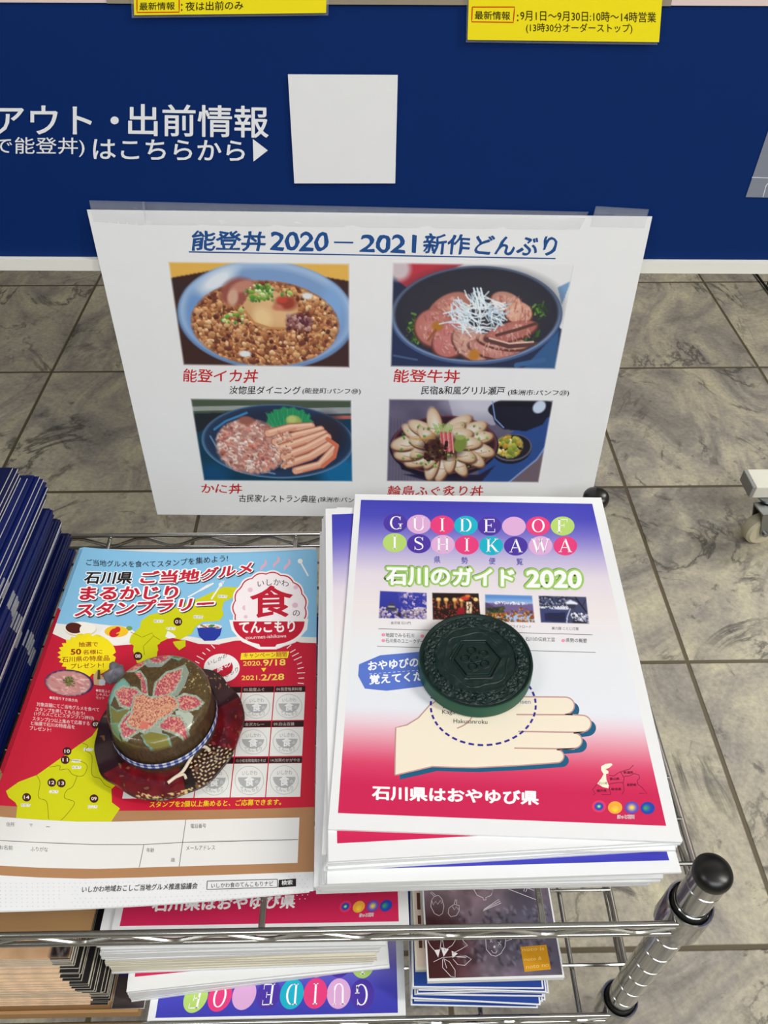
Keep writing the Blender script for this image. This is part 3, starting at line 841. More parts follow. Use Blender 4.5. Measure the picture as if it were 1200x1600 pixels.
def dish_fugu():
    p = Pic(216, 108, (98, 92, 116))
    n = p.noise(5, 3); p.a += (n[..., None] - 0.5) * 40
    p.poly([(36, 0), (76, 0), (66, 30), (40, 20)], (176, 176, 194), 0.8); p.ell(55, 4, 18, 14, (202, 202, 214), 0.9, op=0.8)
    for i in range(22): p.line([(i * 2, 20 + i), (i * 2, 100)], 0.7, (70, 62, 84), 0.5)
    p.poly([(76, 40), (100, 4), (100, 60), (80, 100), (58, 100), (62, 70)], (40, 74, 140)); p.poly([(96, 70), (100, 62), (100, 100), (80, 100)], (108, 92, 104))
    p.line([(80, 100), (96, 70), (100, 55)], 2.2, (130, 150, 196)); p.poly([(10, 90), (30, 100), (62, 100), (70, 78), (60, 90)], (34, 30, 58))
    p.ell(82, 11, 21, 14, (22, 24, 38), 0.04); p.ell(81, 10, 19, 9, (12, 14, 26), 0.1); p.poly([(62, 8), (101, 8), (96, 28), (86, 36), (72, 34), (66, 26)], (20, 24, 42)); p.ell(92, 8, 4, 7, (196, 210, 232), 0.3, rot=-0.4); p.line([(63, 2), (66, 22), (72, 32)], 1.4, (126, 152, 206))
    p.ell(79, 58, 12.5, 18, (26, 22, 38), 0.05); p.ell(79, 56, 12.5, 16.5, (96, 94, 110), 0.03); p.ell(79, 55.5, 11.5, 15, (30, 28, 40), 0.06)
    p.speck(90, (69, 42, 88, 70), [(180, 178, 66), (206, 190, 96), (140, 156, 62), (226, 214, 150), (196, 150, 54)], 2.2, 4.6, p.mask_ell(77, 55, 8.5, 14, 0.2), 31)
    p.ell(36, 56, 34.5, 37, (22, 16, 30), 0.02); p.poly([(3, 60), (69, 60), (62, 82), (48, 94), (24, 94), (10, 84)], (24, 20, 40)); p.ell(36, 54, 33.5, 35.5, (110, 60, 72), 0.03); p.ell(36, 54, 32, 34, (48, 24, 34), 0.06)
    rl = np.random.default_rng(44)
    for rad, cnt, sz in ((1.0, 14, 1.0), (.62, 9, .95)):
        for i in range(cnt):
            a = i * 2 * math.pi / cnt + rl.normal(0, .1) + rad; x = 36 + 23.5 * rad * math.cos(a); y = 54 + 25 * rad * math.sin(a)
            rot = math.atan2(math.sin(a), math.cos(a) * 2) + rl.normal(0, .35); k = sz * rl.uniform(.9, 1.2)
            p.ell(x + .5, y + 1.6, 9.4 * k, 8.0 * k, (96, 60, 48), 0.15, rot); p.ell(x, y, 8.8 * k, 7.4 * k, (196, 160, 124), 0.2, rot); p.ell(x - .8, y - .8, 7.6 * k, 6.2 * k, (212, 192, 168), 0.5, rot)
            p.ell(x - 1.5 * math.cos(a), y - 2 * math.sin(a), 5 * k, 4 * k, (222, 214, 200), 0.8, rot); p.line([(x - 4, y + 3), (x, y + 4.4), (x + 4, y + 2.4)], 1.1, (176, 122, 78), .7)
    p.ell(35, 56, 13, 15, (70, 40, 36), 0.6)
    p.speck(70, (8, 26, 66, 88), [(112, 160, 70), (140, 184, 90), (90, 138, 58)], 1, 2.2, p.mask_ell(36, 55, 30, 31, 0.1), 33)
    for i in range(12): p.line([(28 + i * 1.1, 28 + (i % 3)), (31 + i * 0.8, 40)], 1, (140, 182, 96))
    for i in range(9): p.line([(33 + i * 0.9, 38 + (i % 3)), (35 + i * 0.9, 62 - (i % 4))], 2, [(206, 110, 112), (178, 72, 84), (226, 150, 146)][i % 3])
    p.speck(60, (24, 50, 38, 72), [(58, 30, 30), (90, 54, 40), (40, 20, 24)], 1.5, 3, None, 34)
    p.ell(46, 52, 4, 10, (122, 140, 64), 0.2, 0.2); p.ell(45.5, 44, 3.2, 3, (152, 168, 92), 0.5)
    for i in range(6): p.line([(14 + i * 2, 46 + i), (30, 46 - i * 2)], 0.9, (196, 150, 80), 0.8)
    return p.fade().a


picture(POST, [(262, 408), (546.5, 411), (547, 575), (286, 571)], dish_squid(), 'dish_photo', pt, label='printed photo of a blue bowl of brown chopped squid rice')
picture(POST, [(613, 409.5), (897, 414), (868, 577.5), (609.5, 573.5)], dish_beef(), 'dish_photo', pt, label='printed photo of sliced beef in a dark bowl topped with white shreds')
picture(POST, [(297, 622), (549.5, 624.5), (551.5, 753), (318, 751.5)], dish_crab(), 'dish_photo', pt, label='printed photo of crab legs and a green leaf in a dark bowl')
picture(POST, [(607, 622.5), (865, 625), (842, 754.5), (603.5, 752.5)], dish_fugu(), 'dish_photo', pt, label='printed photo of a round bowl of pale fish slices beside small black dishes')

# clear tape along the top of the poster
def tape(px, label):
    P_ = np.array(px, float)
    a = np.linspace(P_[0], P_[1], 24); b = np.linspace(P_[3], P_[2], 24)
    V = []; k = 6
    for i in range(24):
        for j in range(k):
            q = a[i] + (b[i] - a[i]) * j / (k - 1)
            d = 0.0044 + 0.0003 * math.sin(i * 1.7 + j) + 0.0002 * math.sin(i * 3.1 - j * 2.0)
            if j < 2: d = 0.0006 + 0.0015 * j
            V.append(onboard(q[0], q[1], d))
    F = [[i * k + j, i * k + j + 1, (i + 1) * k + j + 1, (i + 1) * k + j] for i in range(23) for j in range(k - 1)]
    o = mesh('clear_tape', V, F, CLEAR, None, loc=V[0], smooth=True)
    so = o.modifiers.new('thickness', 'SOLIDIFY'); so.thickness = 0.0001; so.offset = 1
    tag(o, label, 'tape', 'clear tape strips on the poster')


tape([(222, 315), (920, 331), (905, 359), (228, 351)], 'long clear tape strip across the middle of the poster top edge')
tape([(139, 313), (226, 315), (228, 352), (146, 346)], 'short clear tape piece at the top left corner of the poster')
tape([(931, 322), (1014, 327), (1007, 356), (922, 354)], 'short clear tape piece at the top right corner of the poster')

# ================================================================== WIRE RACK
Zr = -0.063 + H0; Z2 = -0.2465 + H0
YF, YB = -0.2845, 0.0188
XR, XL = 0.1968, -0.5668
PX_R, PX_L, PY_F, PY_B = 0.186, -0.556, -0.2755, 0.0092
rack = thing('wire_rack', 'low chrome wire rack with two shelves carrying piles of leaflets', 'rack', (-0.18, -0.133, 0.0))
ztop = -0.0136 + H0
for px_, py_ in ((PX_R, PY_F), (PX_R, PY_B), (PX_L, PY_F), (PX_L, PY_B)):
    m = MB(); r = 0.0095; prof = [(r, 0.012)]
    z = ztop - 0.005 - 0.0115
    zs = []
    zz = z
    while zz > 0.03: zs.append(zz); zz -= 0.0243
    for g in sorted(zs): prof += [(r, g - 0.0007), (r - 0.0007, g - 0.0003), (r - 0.0007, g + 0.0003), (r, g + 0.0007)]
    prof += [(r, ztop - 0.004)]
    m.lathe(prof, (px_, py_), 40)
    po = m.build('post', POSTM, rack, smooth=True)
    m = MB(); m.lathe([(0.0097, ztop - 0.006), (0.0101, ztop - 0.0045), (0.0101, ztop - 0.0015), (0.0092, ztop + 0.0006), (0.0065, ztop + 0.0022), (0.003, ztop + 0.003), (0.0006, ztop + 0.0031)], (px_, py_), 36)
    m.build('post_cap', BLACKP, po, smooth=True, label='domed black plastic cap')
    m = MB(); m.lathe([(0.0095, 0.0), (0.0115, 0.001), (0.0115, 0.010), (0.0097, 0.013)], (px_, py_), 28)
    m.build('foot', BLACKP, po, smooth=True)


def shelf(zr, nm):
    m = MB(); ZL = zr - 0.0142
    # truss rails on the four sides
    for y in (YF, YB):
        m.tube([(PX_L, y, zr), (PX_R, y, zr)], 0.0019, 12); m.tube([(PX_L, y, ZL), (PX_R - 0.004, y, ZL)], 0.0016, 12)
        xs = np.arange(-0.543, 0.19, 0.026); pts = []
        for i, x in enumerate(xs): pts.append((x, y, zr - 0.003 if i % 2 == 0 else ZL + 0.002))
        z_ = []
        for a, b in zip(pts[:-1], pts[1:]):
            a = np.array(a); b = np.array(b); z_ += [a, a * 0.8 + b * 0.2 + np.array([0, 0, 0.0008 * np.sign(a[2] - b[2])]), a * 0.2 + b * 0.8 + np.array([0, 0, 0.0008 * np.sign(b[2] - a[2])])]
        z_.append(np.array(pts[-1])); m.tube(z_, 0.0014, 8)
    for x in (XR, XL):
        m.tube([(x, PY_F, zr), (x, PY_B, zr)], 0.0021, 12); m.tube([(x, PY_F, ZL), (x, PY_B, ZL)], 0.0017, 12)
        ys = np.arange(PY_F + 0.012, PY_B, 0.026)
        m.tube([(x, y, zr - 0.003 if i % 2 == 0 else ZL + 0.002) for i, y in enumerate(ys)], 0.0014, 8)
    o = m.build(nm, CHROME, rack, smooth=True)
    m = MB()
    for k in range(1, 11):
        y = -0.014 + 0.0265 - 0.0265 * k
        if YF + 0.004 < y < YB - 0.003: m.tube([(XL, y, zr + 0.001), (XR, y, zr + 0.001)], 0.0013, 8)
    for x in (-0.509, -0.3565, -0.204, -0.0515, 0.104) if zr > 0.2 else (-0.46, -0.31, -0.15, 0.005, 0.086, 0.157):
        m.tube([(x, YF, zr - 0.003), (x, YB, zr - 0.003)], 0.0019, 10)
    m.build('deck_wires', CHROME, o, smooth=True)
    for px_, py_ in ((PX_R, PY_F), (PX_R, PY_B), (PX_L, PY_F), (PX_L, PY_B)):
        m = MB(); t = zr + 0.0055
        m.lathe([(0.0098, t - 0.028), (0.0134, t - 0.028), (0.0130, t - 0.001), (0.0126, t), (0.0118, t), (0.0116, t - 0.002), (0.0098, t - 0.002)], (px_, py_), 36)
        m.build('corner_sleeve', POSTM, o, smooth=True)
        m = MB(); m.lathe([(0.0097, t - 0.004), (0.0115, t - 0.004), (0.0113, t - 0.0006), (0.0100, t + 0.0018), (0.0097, t + 0.0018)], (px_, py_), 32)
        m.build('wedge_ring', BLACKP, o, smooth=True, label='black plastic wedge ring')


shelf(Zr, 'upper_shelf'); shelf(Z2, 'lower_shelf')
DECK = Zr + 0.0026; DECK2 = Z2 + 0.0026

# ================================================================== caster and foot at right
cz = 0.065
cf = thing('board_foot', 'white square steel foot bar of a stand on a cream caster wheel', 'stand foot', (0.53, 0.29, 0.0))
m = MB(); m.box((0.500, 0.2945, cz), (1.25, 0.330, cz + 0.0185), 0, 0.0012); m.build('foot_bar', mat('white_enamel', (232, 230, 218), 0.4, noise=(0.03, 50)), cf)
m = MB(); m.box((0.4955, 0.295, cz + 0.0005), (0.5003, 0.3295, cz + 0.018), 0, 0.001); m.build('end_cap', mat('grey_plastic', (150, 152, 150), 0.45), cf, label='grey plastic end cap')
cx, cy = 0.5200, 0.282
ca = math.radians(-80); AXL = np.array([math.cos(ca), math.sin(ca), 0]); FW_ = np.array([-math.sin(ca), math.cos(ca), 0]); CC = np.array([cx, cy, 0.0])
V = []; F = []; n = 56; prof = [(0.0045, -0.0085), (0.0190, -0.0095), (0.0226, -0.0065), (0.0235, 0.0), (0.0226, 0.0065), (0.0190, 0.0095), (0.0045, 0.0085)]
for r, w in prof:
    for j in range(n): th = 2 * math.pi * j / n; V.append(CC + AXL * w + FW_ * r * math.cos(th) + np.array([0, 0, 0.0236 + r * math.sin(th)]))
for i in range(len(prof) - 1):
    for j in range(n): F.append([i * n + j, i * n + (j + 1) % n, (i + 1) * n + (j + 1) % n, (i + 1) * n + j])
F.append(list(range(n))[::-1]); F.append([(len(prof) - 1) * n + j for j in range(n)])
m = MB(); m.add(V, F); m.build('caster_wheel', mat('cream_rubber', (205, 196, 170), 0.5), cf, smooth=True, label='cream rubber wheel')
m = MB()
for sx in (-1, 1):
    for_ = [(-0.0055, 0.0220), (0, 0.0175), (0.0055, 0.0220), (0.006, 0.059), (-0.016, 0.059)]
    V = [CC + AXL * (sx * 0.0110 + e_) + FW_ * u + np.array([0, 0, z]) for e_ in (-0.0008, 0.0008) for u, z in for_]
    m.add(V, [[0, 1, 2, 3, 4], [9, 8, 7, 6, 5]] + [[i, (i + 1) % 5, 5 + (i + 1) % 5, 5 + i] for i in range(5)])
V = [CC + AXL * x_ + FW_ * u + np.array([0, 0, z]) for z in (0.0585, 0.0605) for x_, u in ((-.0118, -.016), (.0118, -.016), (.0118, .010), (-.0118, .010))]
m.add(V, [[3, 2, 1, 0], [4, 5, 6, 7], [0, 1, 5, 4], [1, 2, 6, 5], [2, 3, 7, 6], [3, 0, 4, 7]])
m.tube([CC + AXL * -.0150 + [0, 0, .0236], CC + AXL * .0150 + [0, 0, .0236]], 0.0034, 16); m.lathe([(0.010, 0.0605), (0.010, 0.0620), (0.013, 0.0625), (0.013, cz)], (cx + .002, cy + .016), 24)
m.build('caster_fork', mat('zinc_steel', (150, 153, 155), 0.32, metal=1.0), cf, label='zinc steel caster fork')

# black wire basket far right, behind the board
wb = thing('wire_basket', 'black wire mesh basket on the floor behind the board at the right edge', 'basket', (0.95, 1.0, 0))
m = MB(); X0, X1, Y0, Y1, ZT = 0.786, 1.12, 0.80, 1.20, 0.24
for k in range(9):
    z = 0.004 + ZT * k / 8
    m.tube([(X0, Y0, z), (X1, Y0, z), (X1, Y1, z), (X0, Y1, z), (X0, Y0, z)], 0.0016 if k not in (0, 8) else 0.0024, 6)
for k in range(9):
    x = X0 + (X1 - X0) * k / 8; m.tube([(x, Y0, ZT), (x, Y0, 0.004), (x, Y1, 0.004), (x, Y1, ZT)], 0.002, 6)
for k in range(6):
    y = Y0 + (Y1 - Y0) * k / 5; m.tube([(X0, y, ZT), (X0, y, 0.004), (X1, y, 0.004), (X1, y, ZT)], 0.0016, 6)
m.build('wire_mesh', mat('black_wire', (22, 22, 24), 0.4), wb)

# ================================================================== GUIDE BOOKLETS (B5, 182 x 257 mm)
GPX = np.array([[555, 772], [939.5, 777.5], [1066, 1315.5], [512.5, 1295.3]])
GW = np.array([onz(x, y, 0.0) for x, y in GPX])
SER = {}


def serif(ch):
    """roman capitals in a unit box (y up): list of strokes (points, widths)"""
    T = 0.15; t = 0.045
    st = lambda x, w=T: ([(x, 0), (x, 1)], w)
    sf = lambda x, y, w=0.34: ([(x - w / 2, y), (x + w / 2, y)], t)

    def arc(cx, cy, rx, ry, a0, a1, wt, wn, n=28):
        a = np.radians(np.linspace(a0, a1, n)); P = np.stack([cx + rx * np.cos(a), cy + ry * np.sin(a)], 1)
        return (P, wn + (wt - wn) * np.abs(np.cos(a)) ** 1.5)
    if ch == 'I': return [st(.5), sf(.5, .02), sf(.5, .98)]
    if ch == 'U': return [([(.2, .32), (.2, 1)], T), ([(.8, .32), (.8, 1)], t * 1.4), arc(.5, .32, .3, .3, 180, 360, T * .85, t), sf(.2, .98), sf(.8, .98, .26)]
    if ch == 'D': return [st(.22), ([(.06, .02), (.5, .02)], t), ([(.06, .98), (.5, .98)], t), arc(.42, .5, .42, .48, -90, 90, T, t)]
    if ch in 'EF':
        o = [st(.25), ([(.08, .98), (.84, .98)], t), ([(.25, .52), (.62, .52)], t), ([(.62, .38), (.62, .66)], t), ([(.84, .76), (.84, 1)], t)]
        return o + ([([(.08, .02), (.88, .02)], t), ([(.88, 0), (.88, .26)], t)] if ch == 'E' else [sf(.25, .02, .4)])
    if ch == 'O': return [arc(.5, .5, .4, .48, 0, 360, T, t, 48)]
    if ch == 'G': return [arc(.5, .5, .4, .48, 45, 322, T, t, 40), ([(.8, .04), (.8, .42)], T * .9), sf(.8, .42, .34), ([(.78, .70), (.80, .98)], t)]
    if ch == 'S':
        P = smooth([(.78, .76), (.66, .93), (.46, .97), (.25, .86), (.26, .66), (.5, .53), (.74, .38), (.76, .15), (.52, .03), (.3, .07), (.2, .26)], 60)
        w = t + (T - t) * np.exp(-((np.linspace(0, 1, len(P)) - .5) / .2) ** 2); return [(P, w), ([(.79, .7), (.79, .98)], t), ([(.2, .02), (.2, .3)], t)]
    if ch == 'H': return [st(.2), st(.8), ([(.2, .5), (.8, .5)], t)] + [sf(x, y, .3) for x in (.2, .8) for y in (.02, .98)]
    if ch == 'K': return [st(.22), ([(.3, .42), (.82, .98)], t * 1.2), ([(.42, .56), (.86, .0)], T)] + [sf(.22, .02), sf(.22, .98), sf(.8, .98, .28), sf(.86, .02, .28)]
    if ch == 'A': return [([(.12, .02), (.5, 1)], t * 1.2), ([(.48, 1), (.84, .02)], T), ([(.26, .34), (.72, .34)], t), sf(.12, .02, .26), sf(.85, .02, .32)]
    if ch == 'W': return [([(.08, .98), (.32, .0)], T * .9), ([(.32, .0), (.5, .9)], t), ([(.46, .98), (.7, .0)], T * .9), ([(.7, .0), (.92, .98)], t), sf(.08, .98, .26), sf(.48, .98, .26), sf(.92, .98, .2)]
    return []


PUR, PNK, HOT, CYA, GRN = (76, 52, 162), (222, 172, 216), (230, 62, 126), (22, 178, 202), (182, 214, 112)
ROW1 = [('G', 617.8, 817.5, PUR), ('U', 654.5, 819.3, PNK), ('I', 691, 820.5, HOT), ('D', 728, 821, CYA), ('E', 765, 822, PUR), (' ', 803, 822.5, PNK), ('O', 841, 822, HOT), ('F', 879, 822, GRN)]
ROW2 = [('I', 616.7, 848, GRN), ('S', 654.5, 849.7, PUR), ('H', 692, 851, PNK), ('I', 729.5, 851.7, HOT), ('K', 767.5, 852.7, CYA), ('A', 806, 853.3, PUR), ('W', 844.7, 852.8, PNK), ('A', 883.3, 853, HOT)]
BLOCK = [(564, 781), (925.3, 787.2), (1041, 1290.5), (528, 1270.4)]


def gradient():
    st = [(0, (60, 60, 176)), (.07, (72, 70, 184)), (.14, (122, 114, 202)), (.22, (186, 176, 218)), (.30, (226, 216, 226)), (.42, (234, 226, 226)), (.55, (230, 232, 236)), (.735, (228, 231, 238)),
          (.77, (232, 208, 218)), (.82, (228, 150, 168)), (.88, (216, 66, 104)), (.93, (204, 34, 84)), (1, (204, 34, 84))]
    v = np.linspace(0, 1, 90); c = np.stack([np.interp(v, [s for s, _ in st], [k[i] for _, k in st]) for i in range(3)], 1)
    return np.repeat(c[:, None, :], 3, 1)


def castle():
    p = Pic(74, 42, (52, 58, 160)); p.a -= p.Y[..., None] * 0.1
    n = p.noise(14, 2); m = np.clip((n - .50) * 8, 0, 1) * np.clip((p.X - 36 - 0.1 * p.Y) / 14, 0, 1)
    p.put(m, (196, 178, 206)); p.speck(110, (44, 0, 100, 100), [(226, 212, 230), (160, 146, 186), (110, 100, 150)], 1.5, 3.5, np.clip(m + .2, 0, 1), 3, False)
    p.speck(160, (0, 62, 100, 100), [(186, 168, 190), (140, 124, 150), (96, 84, 96), (210, 196, 214)], 2, 6, None, 4)
    p.poly([(14, 60), (28, 44), (34, 56), (36, 72), (14, 72)], (74, 72, 84)); p.poly([(17, 52), (26, 42), (33, 52)], (60, 60, 76)); p.poly([(18, 54), (32, 54), (32, 60), (18, 60)], (196, 196, 204)); p.poly([(14, 66), (38, 66), (35, 60), (16, 60)], (52, 52, 66)); p.poly([(38, 78), (46, 78), (44, 92), (40, 92)], (40, 34, 44))
    return p.fade((232, 226, 226), 4).a


def lanterns():
    p = Pic(74, 42, (34, 18, 16))
    p.speck(240, (0, 18, 100, 100), [(120, 56, 34), (70, 28, 22), (168, 84, 44), (60, 20, 24), (140, 40, 36)], 1.5, 4, None, 6)
    for x in (14, 30, 48, 62):
        p.ell(x, 26, 5, 7, (236, 196, 120), .7); p.poly([(x - 3, 30), (x + 3, 30), (x + 2, 58), (x - 2, 58)], (206, 140, 70), .8)
    p.poly([(72, 32), (83, 32), (82, 74), (71, 74)], (240, 216, 176)); p.line([(77, 36), (77, 70)], 3, (70, 40, 30)); p.line([(74, 46), (80, 42), (78, 56), (74, 62)], 3, (60, 36, 30))
    p.ell(92, 24, 5, 7, (240, 208, 130), .5); p.ell(70, 20, 9, 8, (196, 60, 40), .6); p.ell(76, 12, 6, 5, (220, 120, 60), .7); p.poly([(54, 56), (68, 52), (68, 80), (50, 80)], (150, 24, 36))
    return p.fade((232, 226, 226), 4).a


def mountains():
    p = Pic(74, 42, (92, 142, 208)); p.put(np.clip((p.Y - 12) / 20, 0, 1), (160, 188, 224))
    p.poly([(0, 34), (20, 32), (38, 28), (50, 32), (60, 30), (80, 35), (100, 33), (100, 70), (0, 70)], (112, 96, 146))
    p.speck(60, (20, 27, 84, 36), [(236, 238, 246), (210, 214, 232)], 1.6, 3, None, 8, False)
    p.poly([(0, 30), (16, 42), (26, 56), (0, 60)], (84, 66, 100))
    p.speck(110, (0, 42, 40, 82), [(58, 66, 46), (40, 48, 36), (80, 82, 50)], 3, 7, np.clip((p.Y - 50 + .2 * p.X) / 6, 0, 1), 9)
    p.speck(260, (0, 44, 100, 100), [(182, 110, 44), (150, 80, 36), (204, 150, 70), (110, 84, 40), (90, 60, 40), (170, 70, 40)], 2, 5.5, np.clip((p.Y - 66 + 24 * np.exp(-((p.X - 74) / 22) ** 2)) / 6, 0, 1), 10)
    return p.fade((232, 226, 226), 4).a


def winter_garden():
    p = Pic(76, 42, (66, 72, 104))
    p.speck(180, (0, 0, 60, 38), [(46, 50, 76), (90, 96, 126), (150, 156, 180), (34, 36, 58)], 2, 5, None, 12)
    p.poly([(0, 40), (60, 38), (60, 50), (0, 48)], (214, 218, 232)); p.speck(50, (0, 38, 60, 48), [(60, 64, 92), (238, 240, 248)], 1.5, 3, None, 13)
    p.poly([(0, 50), (60, 52), (56, 100), (0, 100)], (58, 66, 112)); p.poly([(10, 64), (54, 60), (50, 94), (10, 92)], (34, 38, 72))
    p.poly([(54, 24), (66, 14), (82, 26), (78, 30), (58, 30)], (228, 232, 242)); p.poly([(60, 30), (76, 30), (74, 46), (62, 46)], (54, 54, 74)); p.line([(64, 46), (56, 76), (54, 96)], 4, (190, 194, 212)); p.line([(70, 46), (82, 70)], 4, (66, 64, 84))
    p.line([(76, 2), (86, 30), (96, 56)], 6, (38, 32, 50)); p.line([(88, 36), (78, 14), (60, 6), (48, 6)], 3, (38, 32, 50)); p.line([(90, 34), (98, 10)], 3, (38, 32, 50))
    p.speck(90, (66, 62, 100, 96), [(232, 234, 244), (180, 186, 210), (60, 58, 82)], 2, 5, None, 14); p.poly([(66, 88), (96, 92), (96, 100), (66, 100)], (34, 28, 42))
    return p.fade((232, 226, 226), 4).a


def guide_cover(page, parent, full=True, top=True, bottom=True, block=None):
    picture(page, BLOCK if block is None else block, gradient(), 'cover_block', parent, 1.0, label='blue to white to crimson printed block')
    if top:
        pr = Print(page)
        for row in (ROW1, ROW2):
            for ch, x, y, c in row: pr.ell(x, y, 18.6, 14.9, c, 2)
        for row in (ROW1, ROW2):
            for ch, x, y, c in row:
                W_ = 21 if ch not in 'IW' else (21 if ch == 'I' else 27)
                if ch == ' ': continue
                hh = 20.5
                dx = 1.5 if ch in 'GK' else 0
                for P_, w in serif(ch):
                    P_ = np.array(P_, float); P_ = np.stack([x + dx + (P_[:, 0] - .5) * W_, y + hh / 2 - .5 - P_[:, 1] * hh], 1)
                    pr.line(P_, np.asarray(w) * (W_ + hh) / 2, (250, 248, 250), 3)
        for i, ch in enumerate('県勢便覧'): pr.text(ch, (678 + 43 * i, 880 + i), (688 + 43 * i, 880 + i), 10.5, (56, 58, 158), 2, bold=.01)
        pr.text('石川のガイド', (603, 914.5), (804, 918.5), 30, (246, 248, 246), 4, bold=.035, out=.085, oc=(160, 204, 104), res=4, drop=((-0.8, -0.9), (96, 130, 70)))
        pr.text('2020', (822, 918.5), (909, 919.5), 28, (246, 248, 246), 4, bold=.035, out=.085, oc=(160, 204, 104), res=4, drop=((-0.8, -0.9), (96, 130, 70)))
        pr.build('cover_title', parent, label='lettering in coloured discs above white title with green outline')
    if full:
        picture(page, [(593, 922.5), (667.5, 926), (667.5, 968.5), (591, 966.7)], castle(), 'cover_photo', parent, 2, label='small photo of a castle and cherry blossom')
        picture(page, [(674.5, 925.5), (748.5, 926.5), (752, 970.5), (675.5, 969)], lanterns(), 'cover_photo', parent, 2, label='small night photo of lanterns')
        picture(page, [(757, 928), (832, 930), (836.5, 973.5), (757.5, 972)], mountains(), 'cover_photo', parent, 2, label='small photo of snowy mountains and autumn trees')
        picture(page, [(840.5, 930), (916.5, 932), (921, 975.5), (844.5, 973.5)], winter_garden(), 'cover_photo', parent, 2, label='small photo of a snowy garden lantern')
        pr = Print(page); K = (50, 46, 54)
        pr.text('金沢城 石川門', (610.5, 975.5), (641.5, 976), 4.6, K); pr.text('白山ホワイトロード', (786, 980.5), (830, 982), 4.8, K); pr.text('兼六園 ことじ灯籠', (862, 984), (904, 985), 4.8, K)
        pr.line([(591, 982.5), (926, 992)], .9, (120, 112, 112), 2); pr.line([(589, 1010), (930.7, 1019.6)], .9, (120, 112, 112), 2)
        for x, y in ((599, 992), (599, 1001), (660, 994), (816, 1000), (880, 1001)): pr.ell(x, y, 3, 2.6, (236, 150, 170), 2, 16)
        pr.text('地図でみる石川', (602.5, 995.5), (647, 996.5), 6.6, K, bold=.006); pr.text('石川県のユニークデータ', (602.5, 1004), (668, 1006), 6.6, K, bold=.006)
        pr.text('石川の伝統工芸', (821, 1001.5), (867, 1003), 6.6, K, bold=.006); pr.text('県勢の概要', (884, 1003.5), (917, 1004.5), 6.6, K, bold=.006)
        pr.build('cover_captions', parent, label='small black captions and ruled lines')
        pr = Print(page)
        pr.poly([(559.5, 1056), (561, 1038), (594, 1024), (650, 1019), (715, 1014), (715, 1066), (604, 1079.5), (570, 1076)], (88, 118, 204), 2)
        pr.text('おやゆびの', (575, 1048.5), (654, 1042), 15, (248, 250, 252), 3, bold=.03); pr.text('覚えてくだ', (577, 1070), (662, 1064), 15.5, (248, 250, 252), 3, bold=.03)
        for k in range(12): pr.line([(577 + k * 7.4, 1053.2 - k * .55), (581 + k * 7.4, 1052.9 - k * .55)], .8, (220, 226, 246), 3)
        pr.build('blue_banner', parent, label='blue printed banner with white lettering')
        pr = Print(page)
        h = lambda L_: [(600 + x / 3.529, 1060 + y / 3.529) for x, y in L_]
        outline = [(60, 535), (62, 400), (65, 272), (125, 258), (190, 218), (250, 150), (310, 110), (420, 100), (600, 98), (765, 102)]

        def finger(x0, yt, xr, yb, xl):
            r = (yb - yt) / 2; a = np.radians(np.linspace(-90, 90, 14))
            return [(xr - r * 1.1 + r * 1.1 * math.cos(t), (yt + yb) / 2 + r * math.sin(t)) for t in a]
        body = outline + finger(765, 104, 1050, 198, 730) + finger(730, 204, 1142, 296, 740) + finger(740, 302, 1092, 386, 718) + finger(718, 394, 992, 466, 870) + [(870, 472), (760, 480), (650, 486), (500, 493), (380, 491), (265, 487)]
        sh = [(x + 27, y + 24) for x, y in body]
        pr.poly(h(sh), (24, 92, 128), 2); pr.poly(h(body), (240, 229, 208), 3); pr.line(h(body + body[:1]), 2.0, (192, 150, 146), 4)
        for a, b in (((1040, 201), (730, 200)), ((1100, 299), (740, 293)), ((1050, 390), (718, 385))): pr.line(h([a, b]), 2.2, (192, 150, 146), 4)
        pr.curve(h([(492, 185), (478, 225), (445, 256), (403, 276)]), 2.0, (192, 150, 146), 4)
        pr.ring(755, 1102.5, 82, 62, 3.2, (50, 38, 140), 5, dash=36)
        pr.text('Kaga', (691, 1117.5), (711, 1118), 8, K, 5); pr.text('Hakusanroku', (708.5, 1130), (761.5, 1131.5), 6.5, K, 5); pr.text('ansen', (805, 1099.5), (829, 1100), 4.5, (90, 110, 160), 5)
        pr.line([(688, 1101), (693, 1096)], 1.5, K, 5); pr.line([(692, 1106), (700, 1104)], 1.5, K, 5)
        pr.build('hand_drawing', parent, label='printed drawing of an open beige hand with dashed circle')
    if bottom:
        pr = Print(page)
        pr.text('石川県はおやゆび県', (581, 1250), (842, 1258.5), 22.5, (250, 248, 250), 3, bold=.035)
        pr.build('cover_slogan', parent, label='white slogan lettering'); pr = Print(page)
        g = lambda L_: [(880 + x / 6.667, 1160 + y / 6.667) for x, y in L_]
        pr.poly(g([(395, 250), (440, 225), (500, 218), (515, 235), (480, 265), (440, 280), (470, 300), (470, 325), (445, 330), (450, 390), (475, 450), (470, 480), (410, 465), (355, 430), (400, 370), (420, 330), (395, 290)]), (246, 238, 212), 3)
        DK = (110, 18, 56)
        for L_ in ([(475, 345), (530, 350), (570, 320), (620, 300), (690, 280), (732, 238)], [(600, 312), (635, 370), (625, 420), (560, 420), (500, 430), (470, 440)], [(635, 355), (690, 350), (740, 325), (790, 340), (795, 375), (770, 400), (780, 440), (820, 470), (875, 535), (790, 530)], [(625, 420), (635, 500), (610, 545)], [(480, 470), (495, 545), (400, 545)], [(350, 440), (305, 490), (335, 535), (310, 550)]): pr.line(g(L_), .8, DK, 3)
